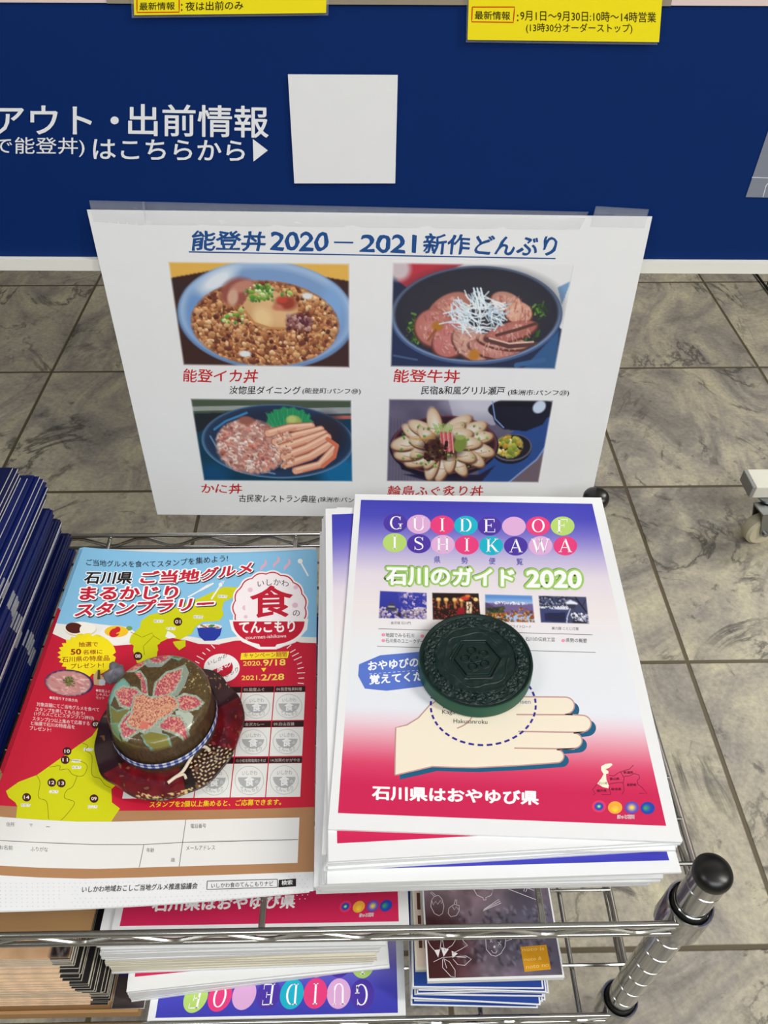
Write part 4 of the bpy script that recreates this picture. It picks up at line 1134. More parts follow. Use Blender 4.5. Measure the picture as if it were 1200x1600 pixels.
        for t_, a, b in (('新潟県', (628, 328), (728, 328)), ('富山県', (485, 394), (585, 394)), ('長野県', (662, 458), (762, 458)), ('福井県', (348, 518), (452, 518)), ('岐阜県', (502, 502), (605, 502)), ('石川県', (368, 440), (462, 442))):
            q = g([a, b]); pr.text(t_, q[0], q[1], 4.2, (90, 14, 44) if t_ != '石川県' else (130, 120, 100), 4, bold=.01)
        q = g([(565, 795), (738, 795)]); pr.text('ほっと石川', q[0], q[1], 5.6, (120, 30, 60), 4, bold=.01, out=.07)
        pr.build('cover_map', parent, label='small printed prefecture map'); pr = Print(page)
        for i, (x, y) in enumerate(((372, 668), (540, 680), (713, 680), (880, 685))):
            cols = [[(226, 54, 96), (226, 54, 96), (110, 70, 180), (50, 60, 170), (40, 140, 150), (160, 220, 150)], [(240, 170, 60)] * 3 + [(244, 190, 70), (244, 200, 60), (246, 214, 50)], [(96, 74, 176), (104, 84, 180), (130, 110, 180), (170, 150, 160), (214, 190, 110), (240, 214, 80)], [(36, 66, 170)] * 2 + [(36, 80, 170), (40, 110, 160), (50, 140, 130), (80, 160, 90)]][i]
            cx_, cy_ = g([(x, y)])[0]
            for k, c in enumerate(cols):
                f = 1 - k / 6.2; ox = (-4.5 * (1 - f) if i == 3 else 0); oy = (5 * (1 - f) if i == 1 else 0)
                pr.ell(cx_ + ox, cy_ + oy, 11.2 * f, 9.8 * f, c, 3 + k * .3, 28)
        pr.build('colour_dots', parent, label='row of four coloured printed dots')


def booklet(name, label, cat, TL, ang, z, thick, w=0.182, h=0.257, group=None, m=PAPER, flip=False, part=False, blade=0.0):
    """a paper slab lying flat; TL in plan, ang anticlockwise, z height of its top above the floor"""
    c, s = math.cos(ang), math.sin(ang)
    P = lambda u, v: np.array([TL[0] + u * c + v * s, TL[1] + u * s - v * c, z])
    W = np.array([P(0, 0), P(w, 0), P(w, h), P(0, h)])
    pg = Page(GPX, W if not flip else W[[2, 3, 0, 1]], ref=GPX)
    ctr = W.mean(0) - np.array([0, 0, thick])
    t = thing(name, label, cat, ctr, group)
    slab(pg, 'pages', t, m, thick)
    return t, pg


GG = 'guide booklets in the upper pile'
g0 = thing('guide_booklet', 'topmost guide booklet with a printed hand, the green disc resting on it', 'booklet', GW.mean(0) - np.array([0, 0, .0016]), GG)
GPG = Page(GPX, GW); slab(GPG, 'pages', g0, PAPER, 0.0016); guide_cover(GPG, g0)


def from_bl(blpx, z, ang, w=.182, h=.257):
    b = onz(blpx[0], blpx[1], z); c, s = math.cos(ang), math.sin(ang)
    return (b[0] - h * s, b[1] + h * c)


th = .0017; gap = .00018; zc = -.0018; n_low = 0
spec = [((513, 1346), 2.4, 'b', False, 'second guide booklet down, its crimson lower corner showing under the hand cover'),
        ((511, 1349), 2.2, None, False, None), ((503, 1335), -.2, 't', False, 'guide booklet slid to the left, its blue top corner showing beside the hand cover'),
        ((509, 1352), 2.4, None, False, None), ((512, 1358), 2.7, None, False, None), ((506, 1360), 2.5, None, False, None),
        ((511, 1381), .9, 'f', True, 'guide booklet turned round in the pile, a blue strip showing at its front'),
        ((507, 1380), 1.2, None, False, None), ((503, 1382), 1.0, None, False, None)]
r = np.random.default_rng(21)
zfloor = DECK - H0
k = 0
while zc - th > zfloor + .0002:
    if k < len(spec): bl, ad, cov, fl_, lb = spec[k]
    else: bl, ad, cov, fl_, lb = (494 + r.uniform(-5, 9), 1384 + .45 * (k - 9) + r.uniform(-3, 3)), .8 + r.uniform(-.7, .9), None, False, None
    TLp = from_bl(bl, zc, math.radians(ad))
    tk, pg = booklet('guide_booklet', lb or 'white edged guide booklet inside the tall pile below the hand cover', 'booklet', TLp, math.radians(ad), zc + H0, th, group=GG, flip=fl_)
    if cov: guide_cover(pg, tk, full=False, top=False, bottom=False)
    zc -= th + gap; k += 1

# ================================================================== FLYERS
FPXC = np.array([[130, 855], [496, 858.6], [489.6, 1392], [-72, 1425]])
FZ = [-.034, -.040, -.035, -.036]
FW = np.array([onz(x, y, z) for (x, y), z in zip(FPXC, FZ)])
FPG = Page(FPXC, FW, bump=.0062)
FG = 'stamp rally flyers in the pile'
f0 = thing('flyer', 'topmost red and sky blue stamp rally flyer, the small fabric hat resting on it', 'flyer', FW.mean(0) - np.array([0, 0, .007]), FG)
slab(FPG, 'paper_sheet', f0, PAPER, .0003, 48, 24)
SKY, RED, BRN, YMAP = (138, 196, 232), (200, 28, 56), (178, 132, 92), (210, 210, 14)
e = lambda v, u: tuple(FPXC[0] + (FPXC[3] - FPXC[0]) * v) if u == 0 else tuple(FPXC[1] + (FPXC[2] - FPXC[1]) * v)


def edge_at(y, side):                       # point of the sheet's left or right edge at photo height y
    a, b = (FPXC[0], FPXC[3]) if side == 0 else (FPXC[1], FPXC[2])
    t = (y - a[1]) / (b[1] - a[1]); return tuple(a + (b - a) * t)


pr = Print(FPG)
topedge = [tuple(proj(FPG.surf(np.array([[u, 0.0]])))[0]) for u in np.linspace(0, 1, 25)]
botedge = [tuple(proj(FPG.surf(np.array([[u, 1.0]])))[0]) for u in np.linspace(1, 0, 25)]
wave = [edge_at(1005, 1), (470, 1004), (440, 996), (400, 1000), (368, 1001), (340, 1007), (310, 1006), (290, 1000), (250, 998), (205, 1007), (180, 1009), (140, 1004), (110, 1003), edge_at(990, 0)]
pr.poly(topedge + wave, SKY, 1)
waveup = [edge_at(996, 1), (470, 995), (450, 988), (400, 990), (360, 996), (330, 1001), (300, 995), (255, 990), (215, 990), (200, 980), (160, 976), (130, 972), (105, 976), edge_at(974, 0)]
pr.poly(waveup + wave[::-1], (238, 236, 230), 2)
rb = [edge_at(1258, 0), (23, 1260), (120, 1266), (187, 1267), (300, 1266), (400, 1264), edge_at(1261, 1)]
pr.poly(wave + rb, RED, 1)
bw = [edge_at(1365, 0), (60, 1371), (130, 1373), (220, 1371), (350, 1367), edge_at(1362, 1)]
pr.poly(rb[::-1] + bw, BRN, 1)
pr.build('background_print', f0, label='sky blue, red and brown printed ground')
pr = Print(FPG)
pr.poly([(377, 923), (374, 918), (350, 917), (327, 927.5), (308, 936), (267, 952), (233, 961), (220, 971), (219, 980), (204, 994), (202, 1004.6), (209, 1009), (208, 1017), (214, 1036), (244, 1034), (246, 1018), (252, 1010), (250, 1004), (262, 998), (280, 1000), (300, 990), (305, 980), (316.7, 971.7), (343, 970), (350, 960), (346.7, 953), (350, 940), (362, 935)], YMAP, 3)
pr.poly([(266, 996), (288, 1001), (284, 1012), (270, 1008), (256, 1015), (248, 1020), (246, 1008)], RED, 3.5); pr.poly([(262, 986), (270, 990), (276, 996), (264, 998), (258, 995)], (240, 240, 236), 3.6)
pr.poly([(270, 1003), (290, 1000), (290, 1010), (280, 1016), (274, 1010)], YMAP, 3.7)
low = [(166, 1118), (144, 1150), (122, 1165), (100, 1181), (58, 1211), (29, 1222), (9.4, 1236), (13.5, 1246), (24, 1254), (27, 1260), (25, 1279), (60, 1281.5), (120, 1284.5), (173, 1285), (187.5, 1263.5), (175, 1254), (174, 1233), (181, 1227), (178, 1200), (185, 1150)]
pr.poly(low, YMAP, 3)
OL = (116, 112, 16)
q5 = lambda L_: [(x / 4.8, 1150 + y / 4.8) for x, y in L_]
for L_ in ([(610, 50), (660, 75), (640, 110), (690, 150), (690, 290), (750, 320), (790, 370), (835, 390)], [(370, 235), (450, 225), (450, 255), (510, 250), (545, 290), (620, 300), (655, 235), (620, 195), (520, 180)], [(275, 295), (300, 350), (290, 460), (350, 495), (365, 625)], [(580, 300), (545, 380), (500, 410), (485, 465), (560, 500), (500, 590), (455, 635)]):
    pr.line(smooth(q5(L_), 40), .8, OL, 4)
for L_ in ([(204, 988), (214, 992), (222, 996), (238, 989), (240, 994), (232, 1002), (224, 1010), (226, 1024)], [(240, 994), (250, 1000)]): pr.line(L_, .7, OL, 4)
DB = (66, 22, 16)
for t_, x, y in (('10', 105, 1174), ('11', 102, 1187.5), ('12', 81, 1223), ('13', 96, 1224), ('14', 41.7, 1246), ('09', 147, 1248), ('01', 278, 971.7), ('08', 215.6, 1025.4), ('07', 149.5, 1132)):
    pr.ell(x, y, 6.8, 6.6, DB, 5, 24); pr.text(t_, (x - 4, y + 2.6), (x + 4, y + 2.6), 5.2, (236, 226, 216), 6, bold=.02)
for t_, x, y in (('白山市', 138, 1171), ('川北町', 119, 1189), ('能美市', 120, 1199), ('小松市', 84, 1237), ('加賀市', 40, 1258), ('白山市', 145, 1260.5), ('輪島市', 248, 970.5), ('珠洲市', 348, 932), ('能登町', 310, 964), ('七尾市', 267, 982)):
    pr.text(t_, (x - 7, y + 2), (x + 7, y + 2.4), 4.2, (150, 146, 90), 5, out=.12)
pr.build('printed_map', f0, label='yellow printed map with numbered dots')
pr = Print(FPG); DKT = (34, 32, 38)
pr.text('ご当地グルメを食べて', (135, 885), (243, 887.5), 10, DKT, 5, arc=-1.5, bold=.008); pr.text('スタンプを集めよう!', (246, 887), (356, 877.5), 10.5, DKT, 5, bold=.008)
SHD = ((1.2, 1.6), (60, 50, 60))
pr.text('石川県', (130, 912.5), (205, 913), 19, (26, 24, 26), 7, bold=.03, slant=.25, out=.06, res=4)
pr.text('ご当地', (218, 913), (310, 909), 20, RED, 7, bold=.035, slant=.2, out=.085, drop=SHD, res=4); pr.text('グルメ', (312, 908.5), (393, 896), 19, RED, 7, bold=.035, slant=.2, out=.085, drop=SHD, res=4)
pr.text('まるかじり', (124, 938), (277, 936.5), 21, RED, 7, bold=.035, slant=.15, out=.085, drop=SHD, res=4)
pr.text('スタンプラリー', (116, 964), (332, 953), 21, RED, 7, bold=.035, slant=.25, out=.085, drop=SHD, res=4)
pr.build('title_lettering', f0, label='red title lettering with white outline')
pr = Print(FPG); W_ = (244, 242, 240)
# plates, starburst and prize picture
pr.ell(126, 983.5, 25, 11.5, (222, 206, 178), 4); pr.ell(125.5, 982.2, 24.5, 10.6, (246, 242, 230), 4.5); pr.ell(116, 981.5, 13.5, 8.4, (84, 34, 22), 5, 30, .1); pr.ell(131, 984, 6.5, 7.2, (246, 242, 230), 5.4, 20, .2)
pr.ell(180.5, 992, 24.5, 14.5, (244, 240, 234), 4); pr.ell(182, 987, 18.5, 8.8, (244, 196, 40), 5); pr.ell(179, 989, 8.6, 6.6, (208, 34, 44), 5.5, 24, -.5); pr.ell(184, 983.5, 4.5, 4, (208, 34, 44), 5.6, 18); pr.ell(202, 982, 5, 3.6, (120, 160, 80), 4.6, 14)
st_ = []
for i in range(56):
    a = 2 * math.pi * i / 56; f = 1.0 if i % 2 else .88; st_.append((135.5 + 46 * f * math.cos(a), 1023.5 + 34 * f * math.sin(a)))
pr.poly(st_, (248, 226, 24), 5)
CR = (150, 34, 26)
pr.text('抽選で', (123, 1011), (153, 1010.5), 7.6, CR, 6, bold=.012); pr.text('50', (110.5, 1023.5), (127, 1023), 9, CR, 6, bold=.03); pr.text('名様に', (130, 1023), (160, 1022), 7.2, CR, 6, bold=.012)
pr.text('石川県の特産品', (97, 1035), (171, 1032.5), 8.4, CR, 6, bold=.012); pr.text('プレゼント!', (111, 1045), (162, 1043), 7.6, CR, 6, bold=.012)
pr.poly([(146, 1056), (154, 1046), (158, 1056), (166, 1052), (167, 1064), (160, 1072), (147, 1070)], (206, 176, 130), 6); pr.poly([(153, 1047), (156.5, 1047), (157, 1062), (152, 1062)], (86, 70, 40), 7); pr.poly([(155.5, 1062), (165, 1062), (164, 1071), (155, 1071)], (200, 204, 214), 7); pr.poly([(160, 1053), (166, 1053), (166, 1058), (160, 1058)], (190, 40, 40), 7)
pr.build('prize_panel', f0, label='yellow starburst panel beside drawn plates')


def meat_plate():
    p = Pic(76, 42, (64, 38, 88))
    cl = p.mask_ell(48, 50, 46, 46, .06); p.put(cl, (196, 140, 136))
    rr = np.random.default_rng(9)
    for i in range(70):
        x = rr.uniform(8, 90); y = rr.uniform(14, 90); a = rr.normal(.5, .35); l = rr.uniform(7, 14)
        p.line([(x, y), (x + l * math.cos(a), y + l * math.sin(a) * 1.3)], rr.uniform(3, 6), [(222, 170, 164), (232, 196, 188), (196, 112, 110), (208, 140, 136)][rr.integers(4)], .9, cl)
    p.ell(48, 44, 7, 13, (112, 104, 52), .7); p.speck(40, (38, 26, 60, 60), [(90, 110, 50), (150, 130, 70), (60, 80, 40)], 2, 4, None, 10)
    return p.a


aa = np.radians(np.linspace(0, 360, 49)[:-1])
# elliptical plate photo: polar grid
pa = meat_plate(); V = [(108, 1067.5)]; C_ = [pa[21, 38]]
for k in range(1, 15):
    for t_ in np.radians(np.linspace(0, 360, 72, endpoint=False)):
        f = k / 14; V.append((108 + 38 * f * math.cos(t_), 1067.5 + 21 * f * math.sin(t_) + 2 * f * math.cos(t_))); C_.append(pa[int(np.clip(20.5 + 20.5 * f * math.sin(t_), 0, 41)), int(np.clip(37.5 + 37.5 * f * math.cos(t_), 0, 75))] if k < 14 else (58, 36, 84))
F = [[0, 1 + j, 1 + (j + 1) % 72] for j in range(72)] + [[1 + (k - 1) * 72 + j, 1 + k * 72 + j, 1 + k * 72 + (j + 1) % 72, 1 + (k - 1) * 72 + (j + 1) % 72] for k in range(1, 14) for j in range(72)]
mesh('prize_photo', FPG.P(np.array(V), 6 * LAYER), F, PHOTO, f0, cols=lin(np.clip(np.array(C_), 0, 255)), label='printed photo of sliced pink meat on a plate')
pr = Print(FPG); WT = (240, 214, 214)
for t_, a, b, h in (('●能登牛すき焼き肉', (77.5, 1092.5), (121, 1097.5), 5), ('対象店舗にてご当地グルメを食べて', (57.5, 1103.5), (155, 1112.5), 6.4), ('スタンプを押してもらおう!', (55.5, 1111.5), (132.5, 1118.5), 6.4), ('(1グルメごとにスタンプ1つ押印)', (53.5, 1118.5), (147, 1126.5), 6.8),
                    ('スタンプ2つ以上集めて応募する', (51, 1126), (140, 1134), 6.4), ('と抽選で石川の特産品を', (48.5, 1133), (117, 1139.5), 6.4), ('プレゼント!', (46.5, 1140.5), (80, 1143.5), 6), ('●能登ふぐ', (150, 1081), (172, 1083), 4.6), ('しゃぶしゃぶ', (151, 1087), (180, 1089), 4.6), ('セット', (150, 1092.5), (163, 1093.5), 4.6)):
    pr.text(t_, a, b, h, WT, 5, bold=.008)
pr.text('スタンプを2個以上集めると、ご応募できます。', (233.5, 1262), (439, 1258), 9.5, (244, 214, 40), 5, bold=.015, slant=.12)
pr.build('small_lettering', f0, label='small white and yellow lettering on red')


def round_logo(pr, cx_, cy_):
    c2 = lambda x, y: (300 + x / 6, 840 + y / 6)
    n = 15
    for rad, col, ly in ((1.045, (246, 244, 242), 5), (1.0, (196, 24, 52), 5.5), (.965, (250, 240, 242), 6)):
        pts = []
        for i in range(n * 8):
            a = 2 * math.pi * i / (n * 8); bump = 1 + .05 * abs(math.sin(n * a / 2)) - .02
            pts.append((421.5 + 57 * rad * bump * math.cos(a), 950 + 55 * rad * bump * math.sin(a)))
        pr.poly(pts, col, ly)
    a = np.radians(np.linspace(2, 178, 40))
    bowl = lambda f, col, ly: pr.poly([(420 + 56 * f * math.cos(t), 969 + 39 * f * math.sin(t) ** .85) for t in a], col, ly)
    pr.poly([(358, 969), (482, 967), (480, 984), (462, 1004), (436, 1011), (432, 1015), (405, 1015), (400, 1010), (378, 1003), (362, 985)], (246, 244, 242), 6.3)
    bowl(1.0, (196, 24, 52), 6.6); pr.poly([(404, 1005), (434, 1005), (430, 1011), (407, 1011)], (196, 24, 52), 6.7)
    pr.text('食', (392, 965), (456, 963), 48, (196, 24, 52), 7, bold=.02, res=4); pr.text('いしかわ', (402.5, 915), (451, 915), 10, (30, 28, 30), 7, arc=3)
    pr.text('の', (457.5, 963), (468.5, 963), 9, (30, 28, 30), 7); pr.text('てんこもり', (373.5, 990), (461, 988), 18.5, (250, 246, 244), 8, bold=.03, res=4); pr.text('gourmet-ishikawa', (383.5, 1001), (447.5, 998), 7, (250, 230, 232), 8)
    for x, y, rr_ in ((391, 922, 4), (383, 950, 4.5), (461, 946, 4.5), (462, 918, 3.5), (384, 964, 3)): pr.ell(x, y, rr_, rr_ * .9, (236, 196, 214), 6.2, 14)


pr = Print(FPG); round_logo(pr, 421, 955)
for x, y in ((411, 884), (431, 879), (448, 883)):
    pr.line(smooth([(x + 3.5, y - 10), (x + 4, y - 3), (x - 2, y + 3), (x - 4, y + 8)], 16), np.array([.6, 2.2, 3.2, 4, 4, 4, 4, 4, 4, 4, 4, 3.5, 3, 2, 1.4, .6])[:len(smooth([(0, 0), (1, 1), (2, 2), (3, 3)], 16))], (226, 178, 200), 4)
pr.ell(469, 877, 4, 3.8, W_, 4, 16); pr.line([(470, 879), (481, 899)], 2.4, W_, 4); pr.ell(481, 899, 1.6, 1.6, W_, 4, 10)
pr.line([(294, 933), (312, 923)], 2.2, W_, 4); pr.line([(312, 923), (324, 916), (334, 911.5)], [3, 4.4, 2], W_, 4); pr.line([(330, 936.5), (343, 917)], 2.4, W_, 4); pr.ell(344.5, 914, 3, 3.4, W_, 4, 12)
for k in range(3): pr.line([(344 + k * 2, 913), (346.5 + k * 2, 907.5)], .9, W_, 4)
pr.ell(327.5, 979.5, 19.5, 4.6, (236, 232, 228), 5, 30); pr.poly([(308, 981), (347, 980), (344, 993), (336, 1001), (319, 1001.5), (311, 994)], (36, 56, 160), 4.5)
for i in range(9): pr.ell(315 + i * 3.1, 979 + (i % 3 - 1) * 1.5, 2.4, 1.6, [(190, 120, 60), (120, 150, 70), (206, 80, 60), (226, 206, 170)][i % 4], 6, 10)
pr.ell(331, 978, 4, 2, (70, 140, 70), 6.5, 12)
pr.build('gourmet_emblem', f0, label='round red and white emblem with cutlery drawings')
pr = Print(FPG)
k4 = lambda x, y: (300 + x / 6, 1000 + y / 6)
for a, b in (((180, 45), (215, 80)), ((135, 80), (170, 105)), ((98, 118), (125, 138)), ((45, 150), (110, 185)), ((30, 200), (70, 220)), ((240, 20), (255, 45)), ((890, 80), (930, 45)), ((920, 120), (970, 90)), ((938, 155), (1000, 122)), ((955, 190), (1028, 158)), ((985, 230), (1030, 212)), ((990, 270), (1047, 258)), ((985, 312), (1060, 308)), ((998, 360), (1052, 357)), ((990, 405), (1048, 410)), ((860, 50), (888, 33))):
    pr.line([k4(*a), k4(*b)], 1.4, (246, 226, 226), 4)
pr.poly([k4(462, 124), k4(912, 108), k4(898, 170), k4(454, 187)], (246, 222, 40), 4); pr.text('キャンペーン期間', k4(485, 170), k4(885, 160), 8, (176, 70, 40), 5, bold=.01)
YT = (248, 214, 96)
pr.text('2020.', k4(480, 243), k4(655, 240), 7, YT, 5, bold=.015); pr.text('9/18', k4(668, 244), k4(875, 238), 9.5, YT, 5, bold=.02)
pr.poly([k4(648, 265), k4(698, 262), k4(672, 300)], (248, 222, 40), 4)
pr.text('2021.', k4(465, 378), k4(640, 375), 7, YT, 5, bold=.015); pr.text('2/28', k4(650, 381), k4(862, 374), 9.5, YT, 5, bold=.02)
pr.ell(346.5, 1044, 28, 22.5, (246, 242, 240), 4, 40)
a = np.radians(np.linspace(-28, 152, 30)); pr.poly([(344 + 20 * math.cos(t), 1043.5 + 15.5 * math.sin(t) - 1) for t in a], (196, 24, 52), 5)
pr.text('いしかわ', (325, 1041), (355, 1027.5), 6.5, (60, 40, 40), 6, arc=-1); pr.text('食の', (338, 1052), (361, 1041), 12, (250, 240, 240), 7, bold=.02); pr.text('てんこもり', (336, 1066), (372, 1050), 8, (60, 40, 40), 6)
pr.build('campaign_panel', f0, label='yellow campaign dates with white rays')
# stamp card grid
pr = Print(FPG)
XT = [227, 278, 328, 378.5, 429.3, 478.2]; XB = [190, 246.5, 303, 359.5, 415, 470]; YT0, YB0 = 1072, 1246


def gx(c, y): f = (y - YT0) / (YB0 - YT0); return XT[c] + (XB[c] - XT[c]) * f


names = [['01.いしかわ', '02.能登丼', '03.能登ふぐ', '', ''], [''] * 5, [''] * 5]
NAM = {(0, 3): '03.能登ふぐ', (0, 4): '04.能登塩貝料理', (1, 3): '08.金沢カレー', (1, 4): '09.白山百膳', (2, 3): '13.小松名物塩焼きそば', (2, 4): '14.加賀のかがやき'}
ROWS = [(1072, 1081, 1081.5, 1125), (1126.5, 1135.5, 1136, 1181), (1183, 1192, 1192.5, 1245)]
GRY = (176, 178, 178)
for ri, (h0, h1, c0, c1) in enumerate(ROWS):
    for c in range(5):
        ty = lambda y, cc: y + (cc - 5) * -.6
        x0, x1 = (lambda y: gx(c, y) + .6), (lambda y: gx(c + 1, y) - 1.0)
        q = [(x0(h0), ty(h0, c)), (x1(h0), ty(h0, c + 1)), (x1(h1), ty(h1, c + 1)), (x0(h1), ty(h1, c))]
        pr.poly(q, (40, 18, 20), 4)
        q2 = [(x0(c0), ty(c0, c)), (x1(c0), ty(c0, c + 1)), (x1(c1), ty(c1, c + 1)), (x0(c1), ty(c1, c))]
        pr.poly(q2, (232, 232, 228), 4)
        if (ri, c) in NAM:
            t_ = NAM[(ri, c)]; wd_ = min(1, len(t_) / 9.5); pr.text(t_, (q[3][0] + 3, q[3][1] - 2), (q[3][0] + 3 + (q[2][0] - q[3][0] - 6) * wd_, q[2][1] - 1.6), 5.2, (206, 196, 190), 5)
        if (c >= 3 and ri < 3) or (ri == 2 and c == 2):
            mx = sum(p_[0] for p_ in q2) / 4; my = sum(p_[1] for p_ in q2) / 4; rx = (x1(my if False else (c0 + c1) / 2) - x0((c0 + c1) / 2)) * .42; ry = (c1 - c0) * .425
            pr.ring(mx, my, rx, ry, .7, GRY, 5, 40)
            a = np.radians(np.linspace(0, 180, 24)); pr.poly([(mx + rx * .8 * math.cos(t), my - ry * .22 + ry * .78 * math.sin(t)) for t in a], GRY, 5)
            pr.text('食', (mx - rx * .34, my + ry * .42), (mx + rx * .34, my + ry * .4), ry * .72, (238, 238, 236), 6, bold=.03); pr.text('の', (mx + rx * .42, my + ry * .2), (mx + rx * .62, my + ry * .2), ry * .2, (238, 238, 236), 6)
            pr.text('いしかわ', (mx - rx * .5, my - ry * .38), (mx + rx * .55, my - ry * .4), ry * .32, (150, 152, 152), 5, arc=1); pr.text('てんこもり', (mx - rx * .62, my + ry * .82), (mx + rx * .62, my + ry * .8), ry * .34, (150, 152, 152), 6, arc=-1.5)
pr.build('stamp_grid', f0, label='grid of pale stamp boxes with black headings')
# address form and foot
pr = Print(FPG); GT = (70, 66, 66)
pr.poly([(-6, 1276), (60, 1281), (120, 1284), (180, 1284), (290, 1281), (468, 1277.5), (465, 1348.5), (280, 1354), (150, 1358), (60, 1356), (-14, 1352)], (234, 233, 230), 4)
pr.line([(-10, 1313), (60, 1316.5), (150, 1320), (222, 1320), (285, 1316.5), (466, 1312)], .9, (90, 84, 80), 5); pr.line([(290.5, 1281), (280, 1354)], .9, (90, 84, 80), 5); pr.line([(225, 1319.5), (217.7, 1355.5)], .9, (90, 84, 80), 5)
for t_, a, b, h in (('住所', (10, 1291.5), (23, 1292), 7), ('〒', (46.5, 1292.5), (51, 1292.5), 5), ('お名前', (-1, 1327.5), (20, 1328.5), 7), ('ふりがな', (48, 1330), (75, 1331), 7), ('年齢', (229, 1332), (241, 1332), 7), ('歳', (267, 1347), (273.5, 1347), 6.5), ('電話番号', (298, 1294.5), (322, 1294), 7), ('メールアドレス', (291, 1329), (336, 1328), 7)):
    pr.text(t_, a, b, h, GT, 5)
pr.line([(72, 1292), (78, 1292.2)], .8, GT, 5)
pr.text('いしかわ地域おこしご当地グルメ推進協議会', (127.5, 1395), (308, 1389), 10, (34, 32, 34), 5, bold=.012, slant=.15)
bx = [(324, 1377), (433.5, 1374), (433.5, 1386.5), (323, 1390)]
for i in range(4): pr.line([bx[i], bx[(i + 1) % 4]], .9, (40, 38, 38), 5)
pr.text('いしかわ食のてんこもりナビ', (330, 1388), (427, 1384.5), 8, (40, 38, 38), 5); pr.poly([(435.8, 1375), (462.6, 1373), (462.6, 1385), (435, 1386.8)], (26, 24, 26), 5); pr.text('検索', (440, 1383.5), (457, 1382.5), 7.5, (240, 240, 240), 6, bold=.01)
for j in range(7):
    for i in range(64):
        u = (i + .5 * (j % 2)) / 64; y = 1374 + j * 6 + 9 * math.sin(math.pi * u) * .5 - 12 * u + 6; x = -50 + 535 * u - (4 * j if u < .3 else 0)
        if 324 - 6 < x < 468 and 1370 < y < 1392 or 122 < x < 312 and 1382 < y < 1398: continue
        if x > -30: pr.poly([(x - 1, y), (x, y - .8), (x + 1, y), (x, y + .8)], (196, 200, 206), 3)
pr.build('entry_form', f0, label='white entry form boxes and dotted foot')

r = np.random.default_rng(5)
nF = 16; zt_ = 0.0
for k in range(nF):
    f = (k + 1) / nF
    # from the top sheet down: corners sink towards the shelf
    base = np.array([zfloor + .0006] * 4); top = np.array(FZ) - .0005
    z4 = top + (base - top) * f
    d = np.array([r.uniform(-.0035, .001) - (.0025 if k > 0 else 0), r.uniform(-.003, .001)])
    if k < 4: d = np.array([(-.0022, -.0040, -.0048, -.0060)[k], (-.0012, .0, .0, .0)[k]])
    d[1] += .021 * f
    W2 = FW.copy(); W2[:, :2] += d; W2[:, 2] = z4 + H0
    pg = Page(FPXC, W2, bump=.0062 * (1 - f), ref=FPXC)
    thick = .0006
    t = thing('flyer', 'red and sky blue stamp rally flyer in the pile beneath the topmost flyer', 'flyer', W2.mean(0) - np.array([0, 0, .008]), FG)
    slab(pg, 'paper_sheet', t, PAPER, thick, 16, 4)
    if k < 4:
        mbs = MB()
        for v0, v1, mi in ((0, .225, 0), (.225, .70, 1), (.70, .9, 2)):
            us = np.linspace(0, 1, 17); uv0 = np.stack([us, np.full(17, v0)], 1); uv1 = np.stack([us, np.full(17, v1)], 1)
            mbs.add(np.concatenate([pg.surf(uv0, .0002), pg.surf(uv1, .0002)]), [[i, 17 + i, 18 + i, i + 1] for i in range(16)], mi)
        mbs.build('print', [ink(SKY), ink(RED), ink(BRN)], t)

